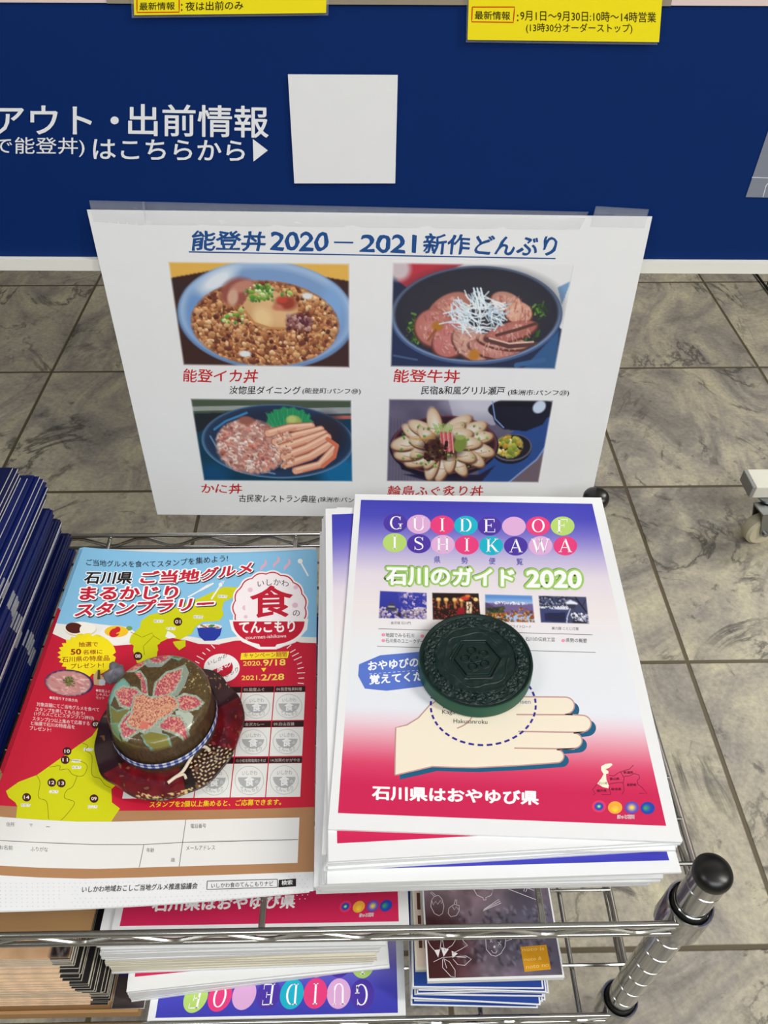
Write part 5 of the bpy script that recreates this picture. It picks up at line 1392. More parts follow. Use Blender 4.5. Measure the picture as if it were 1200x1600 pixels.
# ================================================================== BLUE BOOKLETS at left
BLUE = mat('navy_cover', (10, 25, 86), 0.32, spec=0.4, noise=(0.12, 30))
BLUE2 = mat('navy_cover_dark', (9, 18, 66), 0.34, spec=0.5, noise=(0.12, 30))
WEDGE = mat('white_page_edge', (222, 222, 224), 0.6)
GREYL = mat('grey_spine_print', (150, 152, 160), 0.5, noise=(0.35, 300))
r = np.random.default_rng(12)
zc = DECK + .0002; ztop_b = .030 + H0; n = 46; tb = (ztop_b - DECK) / n
whites = {18, 19, 20, 30, 31, 36, 38, 39, 41, 42, 43, 44, 45}
for k in range(n):
    grp = k // 6; inner = (k % 6) / 5.0
    x1 = -.2265 + .0028 * math.sin(grp * 2.1 + .8) + .0016 * (1 - (2 * inner - 1) ** 2) - .00006 * k + r.uniform(-.0006, .0006)
    yb_ = -.010 + .005 * math.sin(grp * 1.3) + .005 * (1 - (2 * inner - 1) ** 2) + r.uniform(-.001, .001)
    if k > 36: x1 -= .0021 * (k - 36); yb_ += .0002 * (k - 36)
    w_, h_ = .182, .257
    t = thing('navy_booklet', 'topmost navy blue booklet of the tall pile left of the red flyers' if k == n - 1 else ('navy booklet with white page edges facing out in the tall left pile' if k in whites else 'navy booklet with spine facing right in the tall left pile'),
              'booklet', (x1 - w_ / 2, yb_ - h_ / 2, zc), 'navy booklets in the left pile')
    th_ = tb * .9
    V = []; prof = [(x1 - w_, 0), (x1 - .0006, 0), (x1, th_ * .3), (x1, th_ * .7), (x1 - .0006, th_), (x1 - w_, th_)]
    if k in whites: prof = [(x1 - w_, 0), (x1, 0), (x1, th_ * .22), (x1, th_ * .78), (x1, th_), (x1 - w_, th_)]
    for y in (yb_, yb_ - h_): V += [(x, y, zc + z) for x, z in prof]
    F = [[0, 1, 2, 3, 4, 5], [11, 10, 9, 8, 7, 6]] + [[i, 6 + i, 6 + (i + 1) % 6, (i + 1) % 6] for i in range(6)]
    fm = [1, 1] + [0, 0, 1 if k in whites else 0, 0, 0, 1]
    mesh('cover', V, F, [BLUE if (grp % 2 == 0) else BLUE2, WEDGE], t, fm)
    if k not in whites and 4 <= k < 45:
        y0 = -.098 + .004 * math.sin(grp * 1.7) + .001 * inner + .0004 * (k - 20); m = MB(); m.box((x1 - .0006, y0 - .013, zc + th_ * .1), (x1 + .00015, y0, zc + th_ * .95)); m.build('spine_print', GREYL, t, label='grey printed patch on the spine')
    if k == n - 1 or r.random() < .0:
        pass
    zc += tb

# ================================================================== FABRIC HAT
HB = onz(266, 1139, -.0335)
hx, hy = HB[0], HB[1]; zbase = -.0366 + H0
hat = thing('miniature_hat', 'small fabric hat with flowered crown and gingham ribbon on the red flyer', 'miniature hat', (hx, hy, zbase))


def pn(pts):
    P_ = np.array(pts, float); P_[:, 0] = 140 + P_[:, 0] / 4.615; P_[:, 1] = 1000 + P_[:, 1] / 4.615; return P_


def inpoly(P_, X, Y):
    ins = np.zeros(X.shape, bool); j = len(P_) - 1
    for i in range(len(P_)):
        xi, yi = P_[i]; xj, yj = P_[j]
        ins ^= ((yi > Y) != (yj > Y)) & (X < (xj - xi) * (Y - yi) / ((yj - yi) or 1e-9) + xi); j = i
    return ins


def vnoise(X, Y, s, seed):
    rr = np.random.default_rng(seed); g = rr.random((64, 64)); x = X * s; y = Y * s
    ix = np.floor(x).astype(int); iy = np.floor(y).astype(int); tx = x - ix; ty = y - iy
    G = lambda a, b: g[b % 64, a % 64]
    return (G(ix, iy) * (1 - tx) + G(ix + 1, iy) * tx) * (1 - ty) + (G(ix, iy + 1) * (1 - tx) + G(ix + 1, iy + 1) * tx) * ty


def hat_cloth(X, Y):
    c = np.ones(X.shape + (3,)) * np.array([80, 62, 28.0]); n = vnoise(X, Y, .5, 1); c *= (.8 + .4 * n)[..., None]

    def fill(pts, col, grow=None, gc=(150, 164, 146)):
        P_ = pn(pts)
        if grow:
            ctr = P_.mean(0); d = P_ - ctr; G = ctr + d * (1 + grow / (np.linalg.norm(d, axis=1, keepdims=True) + 1e-6)); m = inpoly(G, X, Y); c[m] = np.array(gc, float) * (.8 + .4 * vnoise(X, Y, .8, 4))[m][:, None]
        m = inpoly(P_, X, Y); c[m] = np.array(col, float); return m
    sp = vnoise(X, Y, .62, 7); sp2 = vnoise(X, Y, .7, 9)
    # leaves
    for L_, col in (([(150, 480), (200, 520), (290, 500), (240, 600), (190, 690), (160, 620)], (112, 110, 48)), ([(170, 330), (240, 285), (285, 340), (230, 360), (180, 400), (150, 470), (140, 420)], (116, 168, 156)),
                    ([(380, 690), (450, 665), (560, 690), (580, 790), (480, 770), (410, 740)], (124, 118, 46)), ([(600, 100), (650, 90), (680, 110), (640, 135), (600, 125)], (96, 110, 50)), ([(150, 600), (215, 610), (205, 690), (180, 680)], (108, 140, 96))):
        fill(L_, col, 3, (112, 150, 132))
    # grey-green under petals
    fill([(470, 420), (500, 300), (560, 240), (690, 175), (720, 240), (690, 330), (640, 410), (540, 440)], (136, 148, 134)); fill([(390, 170), (420, 200), (520, 200), (590, 130), (570, 90), (430, 120)], (140, 148, 140))
    fill([(620, 520), (690, 500), (750, 545), (735, 600), (700, 660), (640, 600)], (176, 184, 168)); fill([(420, 640), (500, 570), (530, 620), (520, 680), (440, 665)], (150, 160, 146))
    pet = [[(470, 410), (490, 320), (560, 250), (665, 215), (655, 290), (610, 370), (540, 430)], [(325, 240), (370, 240), (400, 300), (420, 400), (380, 390), (375, 300)], [(185, 375), (240, 345), (330, 360), (370, 400), (330, 470), (280, 490), (230, 470)],
           [(620, 440), (690, 405), (760, 415), (810, 450), (770, 490), (690, 515), (640, 490)], [(500, 630), (570, 560), (650, 560), (690, 620), (695, 685), (600, 660), (520, 640)], [(220, 620), (260, 560), (310, 520), (350, 600), (340, 660), (270, 700), (240, 690)], [(360, 620), (420, 600), (450, 630), (400, 665), (365, 650)],
           [(270, 210), (330, 150), (395, 135), (390, 175), (330, 215), (290, 220)], [(430, 130), (490, 90), (560, 95), (570, 130), (520, 165), (450, 160)]]
    for i, L_ in enumerate(pet):
        m = fill(L_, (182, 84, 98) if i != 7 else (212, 92, 82), 4)
        c[m & (sp > .60)] = (212, 152, 122); c[m & (sp < .3)] = (168, 58, 78)
    m = fill([(320, 470), (330, 420), (390, 400), (440, 430), (500, 430), (560, 405), (620, 430), (640, 480), (580, 540), (500, 580), (440, 640), (380, 650), (300, 630), (270, 590), (310, 540)], (206, 150, 116), 3)
    c[m & (sp2 > .60)] = (168, 82, 80); c[m & (sp2 < .22)] = (222, 176, 142)
    fill([(360, 640), (380, 590), (430, 600), (420, 650)], (206, 110, 96))
    dots = (vnoise(X, Y, .55, 21) > .80) & (X > 287) & (Y < 1080); c[dots] = (176, 160, 104)
    return c


# crown: domed drum
zc_top = -.0045 + H0; crx = .0305; ccx, ccy = onz(247, 1088, -.0045)[:2]
bxx, byy = hx - .0035, hy + .0045
prof = []
for i in range(80): prof.append((crx * .86 * i / 79, zc_top + .0018 * (1 - (i / 79) ** 2), 0))
for i in range(1, 13): a = math.pi / 2 * i / 12; prof.append((crx * (.86 + .14 * math.sin(a)), zc_top - .0045 * (1 - math.cos(a)), 1))
for i in range(1, 9): prof.append((crx * (1 + .03 * i / 8), zc_top - .0045 - (zc_top - .0045 - zbase - .002) * i / 8, 2))
nA = 340; V = []; tp = []
zspan = zc_top - zbase
for r_, z, k in prof:
    f = (z - zbase) / zspan; cxk = bxx + (ccx - bxx) * f; cyk = byy + (ccy - byy) * f
    for j in range(nA):
        a = 2 * math.pi * j / nA; V.append((cxk + r_ * math.cos(a), cyk + r_ * 1.04 * math.sin(a), z)); tp.append(k)
V = np.array(V); tp = np.array(tp)
F = [[i * nA + j, i * nA + (j + 1) % nA, (i + 1) * nA + (j + 1) % nA, (i + 1) * nA + j] for i in range(len(prof) - 1) for j in range(nA)]
flat = V.copy(); flat[:, 2] = zc_top
PXY = proj(flat); C_ = hat_cloth(PXY[:, 0], PXY[:, 1])
side = tp == 2; C_[side] = np.array([70, 52, 28.0]) * (.7 + .6 * vnoise(V[side, 0] * 3000, V[side, 2] * 3000, .6, 3))[:, None]
mesh('crown', V, F, attr_mat('film_covered_crepe', .5, .4, .55, (260, .35)), hat, smooth=True, cols=lin(np.clip(C_, 0, 255)), label='olive crown with pink stippled flower under clear film')
# brim
V = []; nR = 46; nA = 320; R0, R1 = .026, .0452
for i in range(nR):
    f = i / (nR - 1)
    for j in range(nA):
        a = 2 * math.pi * j / nA; rr_ = R0 + (R1 * (1 + .012 * math.sin(7 * a) + .008 * math.sin(13 * a + 1)) - R0) * f
        z = zbase + .0018 + f * (.0026 + .0022 * math.sin(3 * a + 2.0) + .0009 * math.sin(8 * a)) + .0012 * f * math.cos(a - .5) + .0008 * f
        V.append((hx + rr_ * math.cos(a), hy + rr_ * 1.01 * math.sin(a), z))
V = np.array(V); PXY = proj(V); X, Y = PXY[:, 0], PXY[:, 1]
C_ = np.ones((len(V), 3)) * np.array([104, 10, 20.0]); C_ *= (.75 + .5 * vnoise(X, Y, .12, 5))[:, None]
ang = np.degrees(np.arctan2(V[:, 1] - hy, V[:, 0] - hx)) % 360
sect = lambda a0, a1: (ang > a0) & (ang < a1)
m = sect(300, 338); C_[m] = (52, 14, 12)
m = sect(292, 302); C_[m] = (26, 14, 14)
m = sect(150, 222); C_[m] = (38, 8, 12)
m = sect(28, 70); C_[m] = (46, 10, 14)
V0 = np.array([[x, y] for x, y in zip((X - 300) / 6.4 + .35 * np.sin(Y * .31), (Y - 1200) / 6.4 + .3 * np.sin(X * .27))])
dd = np.hypot((V0[:, 0] + .5 * (np.floor(V0[:, 1]) % 2)) % 1 - .5, V0[:, 1] % 1 - .5)
m = sect(302, 338) & (dd < .26); C_[m] = (226, 206, 160)
m = sect(255, 300) & (V[:, 0] ** 0 > 0) & (np.hypot(V[:, 0] - hx, V[:, 1] - hy) > .0425) & (vnoise(X, Y, .5, 8) > .62); C_[m] = (214, 190, 130)
m = sect(338, 360) & (vnoise(X, Y, .35, 11) > .75); C_[m] = (150, 60, 64)
m = (vnoise(X, Y, .16, 14) > .86); C_[m] = (120, 84, 52)
m = sect(40, 66) & (vnoise(X, Y, .45, 19) > .84); C_[m] = (196, 160, 120)
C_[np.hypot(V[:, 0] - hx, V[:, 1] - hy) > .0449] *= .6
F = [[i * nA + j, (i + 1) * nA + j, (i + 1) * nA + (j + 1) % nA, i * nA + (j + 1) % nA] for i in range(nR - 1) for j in range(nA)]
br = mesh('brim', V, F, attr_mat('film_covered_red_cloth', .35, .5, .5, (90, .25)), hat, smooth=True, cols=lin(np.clip(C_, 0, 255)), label='wavy dark red brim with cream dots')
so = br.modifiers.new('thickness', 'SOLIDIFY'); so.thickness = .0012; so.offset = -1
# gingham ribbon
nA = 360; V = []; C_ = []; nz_ = 9
for i in range(nz_):
    z = zbase + .0075 + .0058 * i / (nz_ - 1); f = (z - zbase) / zspan
    for j in range(nA):
        a = 2 * math.pi * j / nA; rr_ = crx * 1.03 + .0008
        V.append((bxx + (ccx - bxx) * f + rr_ * math.cos(a), byy + (ccy - byy) * f + rr_ * 1.04 * math.sin(a), z))
        st1 = (j // 4) % 2; st2 = (i // 2) % 2 == 0
        C_.append((232, 234, 240) if not st1 and not st2 else ((34, 50, 130) if st1 and st2 else (120, 136, 190)) if 0 < i < nz_ - 1 else (40, 56, 136))
F = [[i * nA + j, i * nA + (j + 1) % nA, (i + 1) * nA + (j + 1) % nA, (i + 1) * nA + j] for i in range(nz_ - 1) for j in range(nA)]
mesh('ribbon', V, F, attr_mat('gingham', .7, .2), hat, smooth=True, cols=lin(np.array(C_)), label='blue and white gingham ribbon')
# cord
cp = [onz(140 + x / 4.615, 1000 + y / 4.615, -.0305) for x, y in ((865, 800), (840, 775), (800, 768), (765, 790), (720, 870), (670, 950), (610, 995), (565, 1030))]
m = MB(); m.tube(smooth(cp, 40), .0010, 8); m.tube(smooth([cp[6], (cp[6] + cp[5]) / 2 + np.array([.003, 0, .0004]), cp[6] + np.array([.007, -.0005, 0])], 10), .0008, 8); m.build('cord', mat('cream_cord', (222, 206, 184), .8), hat, smooth=True, label='cream cord')
# small grey tuft of cloth tucked behind
m = MB()
tc_ = onz(180, 1052, -.026)
V = []; F = []; n1, n2 = 20, 12
for i in range(n2):
    t_ = math.pi * i / (n2 - 1)
    for j in range(n1):
        a = 2 * math.pi * j / n1; w = 1 + .12 * math.sin(5 * a + i)
        V.append(tc_ + np.array([.0066 * math.sin(t_) * math.cos(a) * w * (1 + .25 * math.sin(3 * a + 2 * t_)), .0075 * math.sin(t_) * math.sin(a) * w, .0045 * math.cos(t_) + .0014 * math.sin(4 * a) * math.sin(t_)]))
F = [[i * n1 + j, i * n1 + (j + 1) % n1, (i + 1) * n1 + (j + 1) % n1, (i + 1) * n1 + j] for i in range(n2 - 1) for j in range(n1)]
mesh('cloth_petal', V, F, mat('grey_crepe', (104, 102, 112), .45, noise=(.85, 150)), hat, smooth=True, label='grey crumpled cloth petal')

# ================================================================== GREEN RELIEF DISC
R = .0338; TH = .0105
dc = onz(743.5, 1029, TH)
dx, dy = dc[0], dc[1]; z0 = H0 + .0004
disc = thing('relief_disc', 'dark green carved round disc lying on the top guide booklet', 'paperweight', (dx, dy, z0))
nR, nA = 190, 400
rr_, aa = np.meshgrid(np.linspace(0, 1, nR), np.linspace(0, 2 * math.pi, nA, endpoint=False), indexing='ij')
x = rr_ * np.cos(aa); y = rr_ * np.sin(aa)
h = np.zeros_like(rr_)
h += .0006 * np.clip((rr_ - .955) / .012, 0, 1)                                  # rim
h -= .0005 * np.exp(-((rr_ - .94) / .012) ** 2)
ringm = np.clip((rr_ - .70) / .015, 0, 1) * np.clip((.93 - rr_) / .015, 0, 1)
wv = vnoise(x * 40 + 50, y * 40 + 50, .55, 31) + .5 * vnoise(x * 90 + 90, y * 90 + 90, .55, 32)
h += ringm * .0016 * (wv - .75)
h += .0010 * np.exp(-((rr_ - .705 - .018 * np.abs(np.sin(5 * aa))) / .014) ** 2)          # scalloped inner band
for k in range(8):                                                                  # blossoms round the border
    a = k * math.pi / 4 + .39 * 0 + math.pi / 2; cx_, cy_ = .82 * math.cos(a), .82 * math.sin(a)
    d = np.hypot(x - cx_, y - cy_); th_ = np.arctan2(y - cy_, x - cx_)
    h += .0007 * np.exp(-((d - .07 * (1 + .22 * np.cos(5 * th_))) / .016) ** 2); h += .0007 * np.exp(-(d / .02) ** 2)
    h += .0006 * np.exp(-((np.abs(d - .12)) / .012) ** 2) * (rr_ < .86)
    a2 = a + math.pi / 8
    for q_ in (-1, 0, 1):
        d2 = np.hypot(x - .81 * math.cos(a2 + q_ * .1), y - .81 * math.sin(a2 + q_ * .1)); h += .0005 * np.exp(-((d2 - .035) / .012) ** 2)
mid = np.clip((rr_ - .44) / .01, 0, 1) * np.clip((.69 - rr_) / .01, 0, 1)
h += mid * .0010 * (vnoise(x * 24 + 20, y * 24 + 20, .5, 41) - .5) + mid * .0004 * np.exp(-((rr_ - .57 - .03 * np.sin(6 * aa)) / .012) ** 2)
# hexagon
hd = np.maximum.reduce([np.abs(x * math.cos(t) + y * math.sin(t)) for t in (math.pi / 2, math.pi / 2 + math.pi / 3, math.pi / 2 + 2 * math.pi / 3)])
h += -.0012 * np.clip((.385 - hd) / .012, 0, 1) + .0014 * np.clip((.335 - hd) / .012, 0, 1)
h += .0005 * np.exp(-((hd - .405) / .012) ** 2)
for k in range(5):
    a = 2 * math.pi * k / 5 + .6; cx_, cy_ = .185 * math.cos(a), .185 * math.sin(a); d = np.hypot(x - cx_, y - cy_); h += .0010 * np.exp(-((d - .075) / .011) ** 2) - .0004 * (d < .062)
h += .0013 * np.clip((.115 - rr_) / .02, 0, 1) - .0012 * np.clip((.035 - rr_) / .01, 0, 1)
Vt = np.stack([dx + R * x, dy + R * y, z0 + TH - .0006 + h], -1).reshape(-1, 3)
F = [[i * nA + j, (i + 1) * nA + j, (i + 1) * nA + (j + 1) % nA, i * nA + (j + 1) % nA] for i in range(nR - 1) for j in range(nA)]
mesh('relief_face', Vt, F, mat('dark_green_lacquer', (7, 34, 30), .42, spec=.38, noise=(.3, 120)), disc, smooth=True, label='dark green carved face with hexagon and blossoms')
m = MB(); m.lathe([(R * .99, z0), (R * 1.015, z0 + .001), (R * 1.012, z0 + TH - .0015), (R * 1.003, z0 + TH - .0004), (R * .998, z0 + TH - .0001)], (dx, dy), 120)
m.F.pop(); m.M.pop()
m.build('rim', mat('green_plastic', (14, 80, 60), .45, spec=.4, noise=(.1, 80)), disc, smooth=True, label='lighter green side wall')

# ================================================================== LOWER SHELF
zl = DECK2
# second pile of guides
G2 = 'guide booklets in the lower pile'
r = np.random.default_rng(33)
# lowest one lies turned round and sticks out to the front
z = zl + .0026
tk, pg = booklet('guide_booklet', 'bottom guide booklet of the lower pile, turned upside down and sticking out in front', 'booklet', (-.1505, -.0268), 0.002, z, .0022, group=G2, flip=True)
pg2 = Page(GPX, pg.W + np.array([0, -.0165, 0]), ref=GPX)          # on this copy the artwork sits close to the trimmed edge
guide_cover(pg2, tk, full=False, top=True, bottom=False, block=happly(np.linalg.inv(GPG.Hm), [(.03, .07), (.97, .07), (.97, .96), (.03, .96)]))
N2 = 44; zt2 = -.117 + H0; st2 = (zt2 - z - .0003) / N2
for k in range(N2):
    f = k / (N2 - 1); z += st2
    if k < 9: ang = 6.2 - .25 * k + r.uniform(-.4, .4); bl = (205 - .9 * k + r.uniform(-2, 2), 1564 - 1.7 * k + r.uniform(-1, 1))
    elif k < N2 - 1:
        g = (k - 9) / (N2 - 11); ang = 1.5 - 1.0 * g + r.uniform(-1.0, 1.0)
        bl = (np.interp(g, [0, .35, .7, 1], [176, 163, 153, 158]) + r.uniform(-4, 4), np.interp(g, [0, .35, .7, 1], [1519, 1502, 1482, 1462]) + r.uniform(-2, 2))
    else: ang = .2; bl = None
    a = math.radians(ang)
    bx_, by_ = (-.1500, -.2715) if bl is None else onz(bl[0], bl[1], z - H0)[:2]
    TLp = (bx_ - .257 * math.sin(a), by_ + .257 * math.cos(a))
    top = k == N2 - 1
    lb = 'topmost guide booklet of the lower pile, crimson slogan showing behind the front rail' if top else ('guide booklet low in the lower pile, turned so its crimson corner shows' if k == 8 else 'white edged guide booklet inside the lower pile')
    tk, pg = booklet('guide_booklet', lb, 'booklet', TLp, a, z, st2 * .9, group=G2, m=CREAM if 9 < k < 22 else PAPER)
    if top: guide_cover(pg, tk, full=False, top=False, bottom=True)
    if k == 8: guide_cover(pg, tk, full=False, top=False, bottom=False)

# cardboard tray, leaflets, purple booklet, carton at left
CARD = mat('cardboard', (168, 130, 88), .75, spec=.15, noise=(.08, 50))
m = MB(); m.box((-.31, -.2785, zl), (-.1555, -.15, zl + .0025)); m.box((-.31, -.2805, zl), (-.1555, -.2785, zl + .011))
tag(m.build('cardboard_tray', CARD, loc=(-.23, -.21, zl)), 'shallow brown cardboard tray on the lower shelf under the brown leaflets', 'tray')
tk = thing('purple_booklet', 'purple booklet lying in the cardboard tray beside the brown leaflets', 'booklet', (-.172, -.22, zl + .0026))
m = MB(); m.box((-.1765, -.2765, zl + .0027), (-.1535, -.16, zl + .0036)); m.build('pages', PAPER, tk)
PB = Page([(165, 1510), (200, 1510), (200, 1578), (165, 1578)], [(-.1763, -.16, zl + .0036), (-.1537, -.16, zl + .0036), (-.1537, -.2763, zl + .0036), (-.1763, -.2763, zl + .0036)], ref=[(165, 1510), (200, 1510), (200, 1578), (165, 1578)])
pr = Print(PB); pr.poly([(165, 1510), (200, 1510), (200, 1566), (165, 1566)], (62, 50, 118), 1); pr.poly([(165, 1566), (200, 1566), (200, 1578), (165, 1578)], (70, 60, 60), 1); pr.text('11.1-30', (166.5, 1563), (195, 1563), 3, (190, 184, 214), 2); pr.line([(178, 1558), (199, 1556)], .8, (200, 196, 220), 2); pr.build('cover_print', tk)
NL = 30; zz = zl + .0029; zL = -.137 + H0; sl = (zL - zz) / NL
TAN = mat('tan_leaflet_edge', (212, 180, 146), .6, noise=(.35, 120)); DKL = mat('black_leaflet_cover', (28, 26, 28), .4); LWH = mat('leaflet_paper', (226, 218, 202), .6)
r = np.random.default_rng(8)
LG = 'brown map leaflets in the tray'
for k in range(NL):
    f = k / (NL - 1)
    x1 = -.1788 + .004 * math.sin(f * 7) - .002 * f + r.uniform(-.0014, .0014); yf = -.2745 + .002 * math.sin(f * 11) + r.uniform(-.0008, .0008) + .003 * f
    if k in (5, 6, 9, 12, 15, 18, 21): x1 += .0016
    t = thing('map_leaflet', 'topmost tan map leaflet with black herringbone edge in the tray at lower left' if k == NL - 1 else 'tan edged map leaflet with black right end in the stack at lower left', 'leaflet', (x1 - .05, yf + .1, zz), LG)
    m = MB(); m.box((x1 - .105, yf, zz), (x1, yf + .205, zz + sl * .66)); m.build('folded_paper', LWH, t)
    m = MB(); m.box((x1 - .1055, yf - .0004, zz + sl * .66), (x1 - .012, yf + .205, zz + sl * .92), 0); m.box((x1 - .012, yf - .0004, zz + sl * .66), (x1 + .0002, yf + .205, zz + sl * .92), 1); m.build('cover', [TAN, DKL], t)
    zz += sl
topx, topy = x1, yf
LP = [(0, 1460), (100, 1460), (100, 1560), (0, 1560)]
PLf = Page(LP, [(topx - .105, topy + .205, zz - sl * .08), (topx, topy + .205, zz - sl * .08), (topx, topy, zz - sl * .08), (topx - .105, topy, zz - sl * .08)], ref=LP)
p_ = Pic(80, 160, (206, 166, 128)); nn = p_.noise(6, 4); p_.a += (nn[..., None] - .5) * np.array([60, 60, 56]); p_.speck(60, (0, 0, 88, 100), [(150, 116, 92), (184, 140, 104), (226, 194, 160), (120, 104, 96)], 1, 4, None, 5)
p_.poly([(88, 0), (100, 0), (100, 100), (88, 100)], (26, 24, 26))
for i in range(22): p_.line([(91, 2 + i * 4.5), (94, 5 + i * 4.5), (97, 2 + i * 4.5)], .7, (120, 110, 104))
picture(PLf, LP, p_.a, 'cover_picture', t, 2, label='tan map print with black patterned edge')
pr = Print(PLf); pr.poly([(0, 1550.6), (58, 1550.6), (58, 1555), (0, 1555)], (128, 112, 40), 3); pr.text('観光連盟', (30, 1554.4), (55, 1554.4), 3.2, (232, 228, 214), 4, bold=.02); pr.build('title_strip', t, label='olive strip with white lettering')

ct = thing('carton', 'closed brown carton on the lower shelf behind the tan leaflets', 'carton', (-.29, -.13, zl))
m = MB(); m.box((-.40, -.0655, zl), (-.1620, .008, zl + .075)); m.build('box_body', CARD, ct)
m = MB(); m.box((-.40, -.0655, zl + .0752), (-.1625, .0075, zl + .0768)); m.build('lid', CARD, ct)
CP_ = [(0, 0), (100, 0), (100, 50), (0, 50)]
PCt = Page(CP_, [(-.395, .006, zl + .0769), (-.164, .006, zl + .0769), (-.164, -.064, zl + .0769), (-.395, -.064, zl + .0769)], ref=CP_)
pr = Print(PCt); pr.poly([(1, 6), (99, 6), (99, 44), (1, 44)], (176, 174, 168), 1); pr.text('poo', (72, 26), (96, 26), 14, (40, 40, 42), 2, bold=.03); pr.text('石版', (84, 38), (96, 38), 8, (70, 70, 72), 2); pr.build('printed_label', ct, label='pale label with dark print')
ct2 = thing('carton', 'brown open flap carton standing right behind the leaflet stack under the flyers', 'carton', (-.23, -.12, zl))
m = MB(); m.box((-.330, -.0690 - .0, zl + .003), (-.1640, -.0670, zl + .105)); m.box((-.330, -.2000, zl + .1055), (-.1640, -.0670, zl + .1075)) if False else None
m.build('box_back', CARD, ct2)
m = MB(); m.add([(-.33, -.068, zl + .1045), (-.164, -.068, zl + .1045), (-.166, -.262, zl + .1155), (-.33, -.262, zl + .1155), (-.33, -.068, zl + .1060), (-.164, -.068, zl + .1060), (-.166, -.262, zl + .1170), (-.33, -.262, zl + .1170)], [[3, 2, 1, 0], [4, 5, 6, 7], [0, 1, 5, 4], [1, 2, 6, 5], [2, 3, 7, 6], [3, 0, 4, 7]])
m.build('flap', CARD, ct2, label='brown cardboard flap')

# blue and white booklets under the purple photo booklets
r = np.random.default_rng(17)
BW = mat('royal_blue_cover', (32, 66, 146), .4, noise=(.06, 60)); zz = zl + .0003
for k in range(13):
    ang = math.radians(-1.5 + r.uniform(-2.0, 2.0)); x0 = .0365 + r.uniform(-.002, .004); yf = -.2755 + r.uniform(-.0028, .0028) - (.002 if k < 3 else 0)
    w_, h_ = .090 + (0.0), .190; c, s = math.cos(ang), math.sin(ang); th_ = .0024
    TLp = np.array([x0 - h_ * s, yf + h_ * c])
    Pq = lambda u, v, z_: np.array([TLp[0] + u * c + v * s, TLp[1] + u * s - v * c, z_])
    t = thing('blue_booklet', 'blue covered booklet with white edge in the low stack under the purple photo booklets', 'booklet', Pq(w_ / 2, h_ / 2, zz), 'blue booklets at lower right')
    W4 = np.array([Pq(0, 0, zz + th_), Pq(w_, 0, zz + th_), Pq(w_, h_, zz + th_), Pq(0, h_, zz + th_)]); pg = Page(GPX, W4, ref=GPX)
    slab(pg, 'pages', t, PAPER, th_ * .38); slab(pg, 'back_cover', t, BW, th_ * .55, dz=-th_ * .39, u0=.003, u1=.997, v1=.999, label='royal blue back cover')
    slab(pg, 'cover', t, BW, .0001, dz=.00012, u0=.012, u1=.988, v0=.006, v1=.9955, label='royal blue cover')
    zz += th_ + .0003
# cream patterned booklet
t = thing('cream_booklet', 'cream booklet with brown square pattern peeking out left of the purple photo booklets', 'booklet', (.085, -.17, zz))
CPX = [(0, 0), (100, 0), (100, 200), (0, 200)]
W4 = np.array([(.0385, -.07, zz + .005), (.128, -.07, zz + .005), (.128, -.2655, zz + .005), (.0385, -.2655, zz + .005)]); pg = Page(CPX, W4, ref=CPX)
slab(pg, 'pages', t, CREAM, .0048); pr = Print(pg)
pr.poly([(1.5, 2), (98, 2), (98, 198), (1.5, 198)], (222, 204, 188), 1)
for j in range(11):
    for i in range(2): pr.poly([(3.5 + i * 4.2, 16 * j + 20), (6.2 + i * 4.2, 16 * j + 20), (6.2 + i * 4.2, 16 * j + (32 if j < 9 else 26)), (3.5 + i * 4.2, 16 * j + (32 if j < 9 else 26))], (92, 56, 46), 2)
pr.build('cover_print', t); zz += .0052


def noto_cover():
    p = Pic(110, 230, (108, 92, 104)); n = p.noise(4, 3); n2 = p.noise(14, 5)
    p.a += (n[..., None] - .5) * np.array([120, 104, 112]) + (n2[..., None] - .5) * 50
    st_ = p.noise(3, 9); k = np.sin((p.X * .9 + p.Y * .7 + 60 * n) * .16); p.a += k[..., None] * np.array([16, 12, 15])
    p.poly([(0, 0), (60, 0), (0, 12)], (40, 40, 90)); p.ell(84, 60, 26, 10, (70, 58, 76), .9, .6, .5); p.ell(40, 40, 20, 5, (150, 130, 136), .9, .5, .6)
    p.ell(6, 92, 26, 14, (62, 22, 24), .9, 0, .9); p.ell(90, 88, 40, 16, (92, 90, 110), .9, 0, .7); p.ell(30, 70, 30, 10, (120, 100, 104), .9, 0, .5)
    rr = np.random.default_rng(3)
    for i in range(170):
        x, y = rr.uniform(24, 96), rr.uniform(78, 97); a = rr.uniform(0, 6); p.line([(x, y), (x + 2 * math.cos(a), y + 1 * math.sin(a))], .6, [(30, 28, 36), (150, 146, 160)][i % 2], .6)
    p.ell(96, 40, 8, 30, (60, 62, 80), .9, .2, .6)
    return p.a


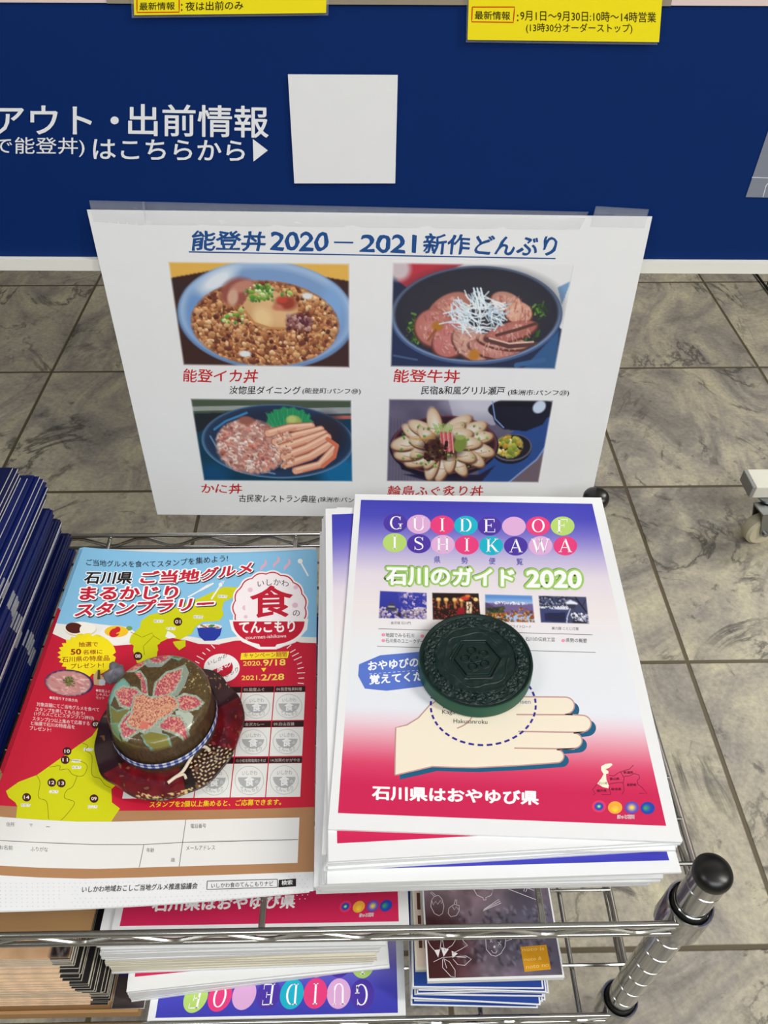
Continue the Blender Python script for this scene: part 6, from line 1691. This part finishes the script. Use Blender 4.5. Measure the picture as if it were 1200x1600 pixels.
def noto(z, label, xo, yf, ang, full):
    w_, h_, th_ = .0925, .200, .0052; c, s = math.cos(ang), math.sin(ang); TLp = np.array([xo - h_ * s, yf + h_ * c])
    Pq = lambda u, v: np.array([TLp[0] + u * c + v * s, TLp[1] + u * s - v * c, z + th_])
    W4 = np.array([Pq(0, 0), Pq(w_, 0), Pq(w_, h_), Pq(0, h_)]); ref = proj(W4); pg = Page(ref, W4)
    t = thing('photo_booklet', label, 'booklet', W4.mean(0) - np.array([0, 0, th_]), 'purple photo booklets')
    slab(pg, 'pages', t, PAPER, th_)
    q = proj(pg.surf(np.array([(.012, .004), (.988, .004), (.988, .992), (.012, .992)])))
    picture(pg, q, noto_cover(), 'cover_picture', t, 1, label='purple grey photographic cover')
    if full:
        k = lambda L_: [(620 + x / 4.615, 1360 + y / 4.615) for x, y in L_]
        pr = Print(pg); LC = (226, 216, 222); w = .8
        for L_ in ([(270, 188), (300, 180), (325, 205), (340, 260), (330, 310), (305, 328), (270, 310), (245, 260), (250, 215), (270, 188), (240, 160), (250, 155), (280, 180)], [(250, 215), (265, 250), (280, 222), (295, 245), (315, 215), (325, 240)], [(390, 260), (415, 245), (450, 255), (450, 290), (430, 325), (390, 335), (370, 310), (375, 275), (390, 260)], [(415, 245), (422, 212), (432, 212), (432, 245)], [(400, 260), (415, 285), (428, 262), (445, 285), (450, 262)],
                   [(550, 130), (695, 140), (680, 180), (640, 198), (645, 212), (625, 214), (622, 198), (580, 180), (550, 130)], [(615, 290), (735, 210), (752, 235), (620, 292)], [(615, 290), (745, 222)], [(825, 75), (985, 70)], [(825, 75), (805, 135), (1005, 212)], [(830, 88), (990, 145)], [(940, 65), (915, 150), (930, 155), (962, 68)],
                   [(220, 500), (245, 488), (270, 505), (292, 484), (320, 505), (312, 570)], [(220, 500), (240, 540), (270, 575)], [(390, 488), (430, 490), (400, 540), (370, 560), (345, 580), (325, 480)], [(470, 490), (480, 510), (510, 540), (460, 570), (400, 600)], [(265, 660), (330, 628), (420, 622), (500, 630)], [(330, 640), (330, 700), (390, 765), (420, 770), (420, 720), (380, 660), (335, 635)], [(405, 640), (440, 680), (490, 685), (538, 640), (500, 618), (420, 622)], [(340, 640), (360, 705)],
                   [(640, 490), (645, 570), (680, 610), (715, 620), (750, 600), (780, 550), (785, 495)], [(785, 510), (830, 495)], [(668, 495), (690, 520)], [(672, 520), (688, 492)], [(728, 515), (752, 540)], [(732, 540), (750, 510)], [(682, 575), (695, 595), (715, 597), (722, 580)]):
            pr.line(k(L_), w, LC, 3)
        for L_ in ([(270, 575), (312, 570), (298, 628)], [(318, 555), (375, 568), (338, 622)], [(395, 580), (440, 600), (402, 632)]): pr.poly(k(L_), (236, 230, 232), 3)
        pr.ell(620 + 704 / 4.615, 1360 + 551 / 4.615, 1.8, 2, LC, 3, 12); pr.build('line_drawings', t, label='white line drawings')
        pr = Print(pg); pr.poly(k([(890, 552), (1078, 536), (1112, 714), (922, 732)]), (214, 150, 24), 4)
        for t_, a, b in (('noto is', (905, 585), (1062, 575)), ('noto &', (920, 655), (1045, 645)), ('noto no', (932, 712), (1095, 694))):
            A, B = k([a, b]); pr.text(t_, A, B, 5.2, (240, 206, 120), 5)
        pr.build('orange_sticker', t, label='orange square with pale lettering')


noto(zz, 'lower purple photo booklet, right edge showing beneath the one with the orange square', .0475, -.268, math.radians(3.5), False); zz += .0054
noto(zz, 'upper purple photo booklet with white line drawings and an orange square', .0458, -.2755, math.radians(.5), True)

bpy.data.objects.remove(_to); bpy.data.curves.remove(_tc)
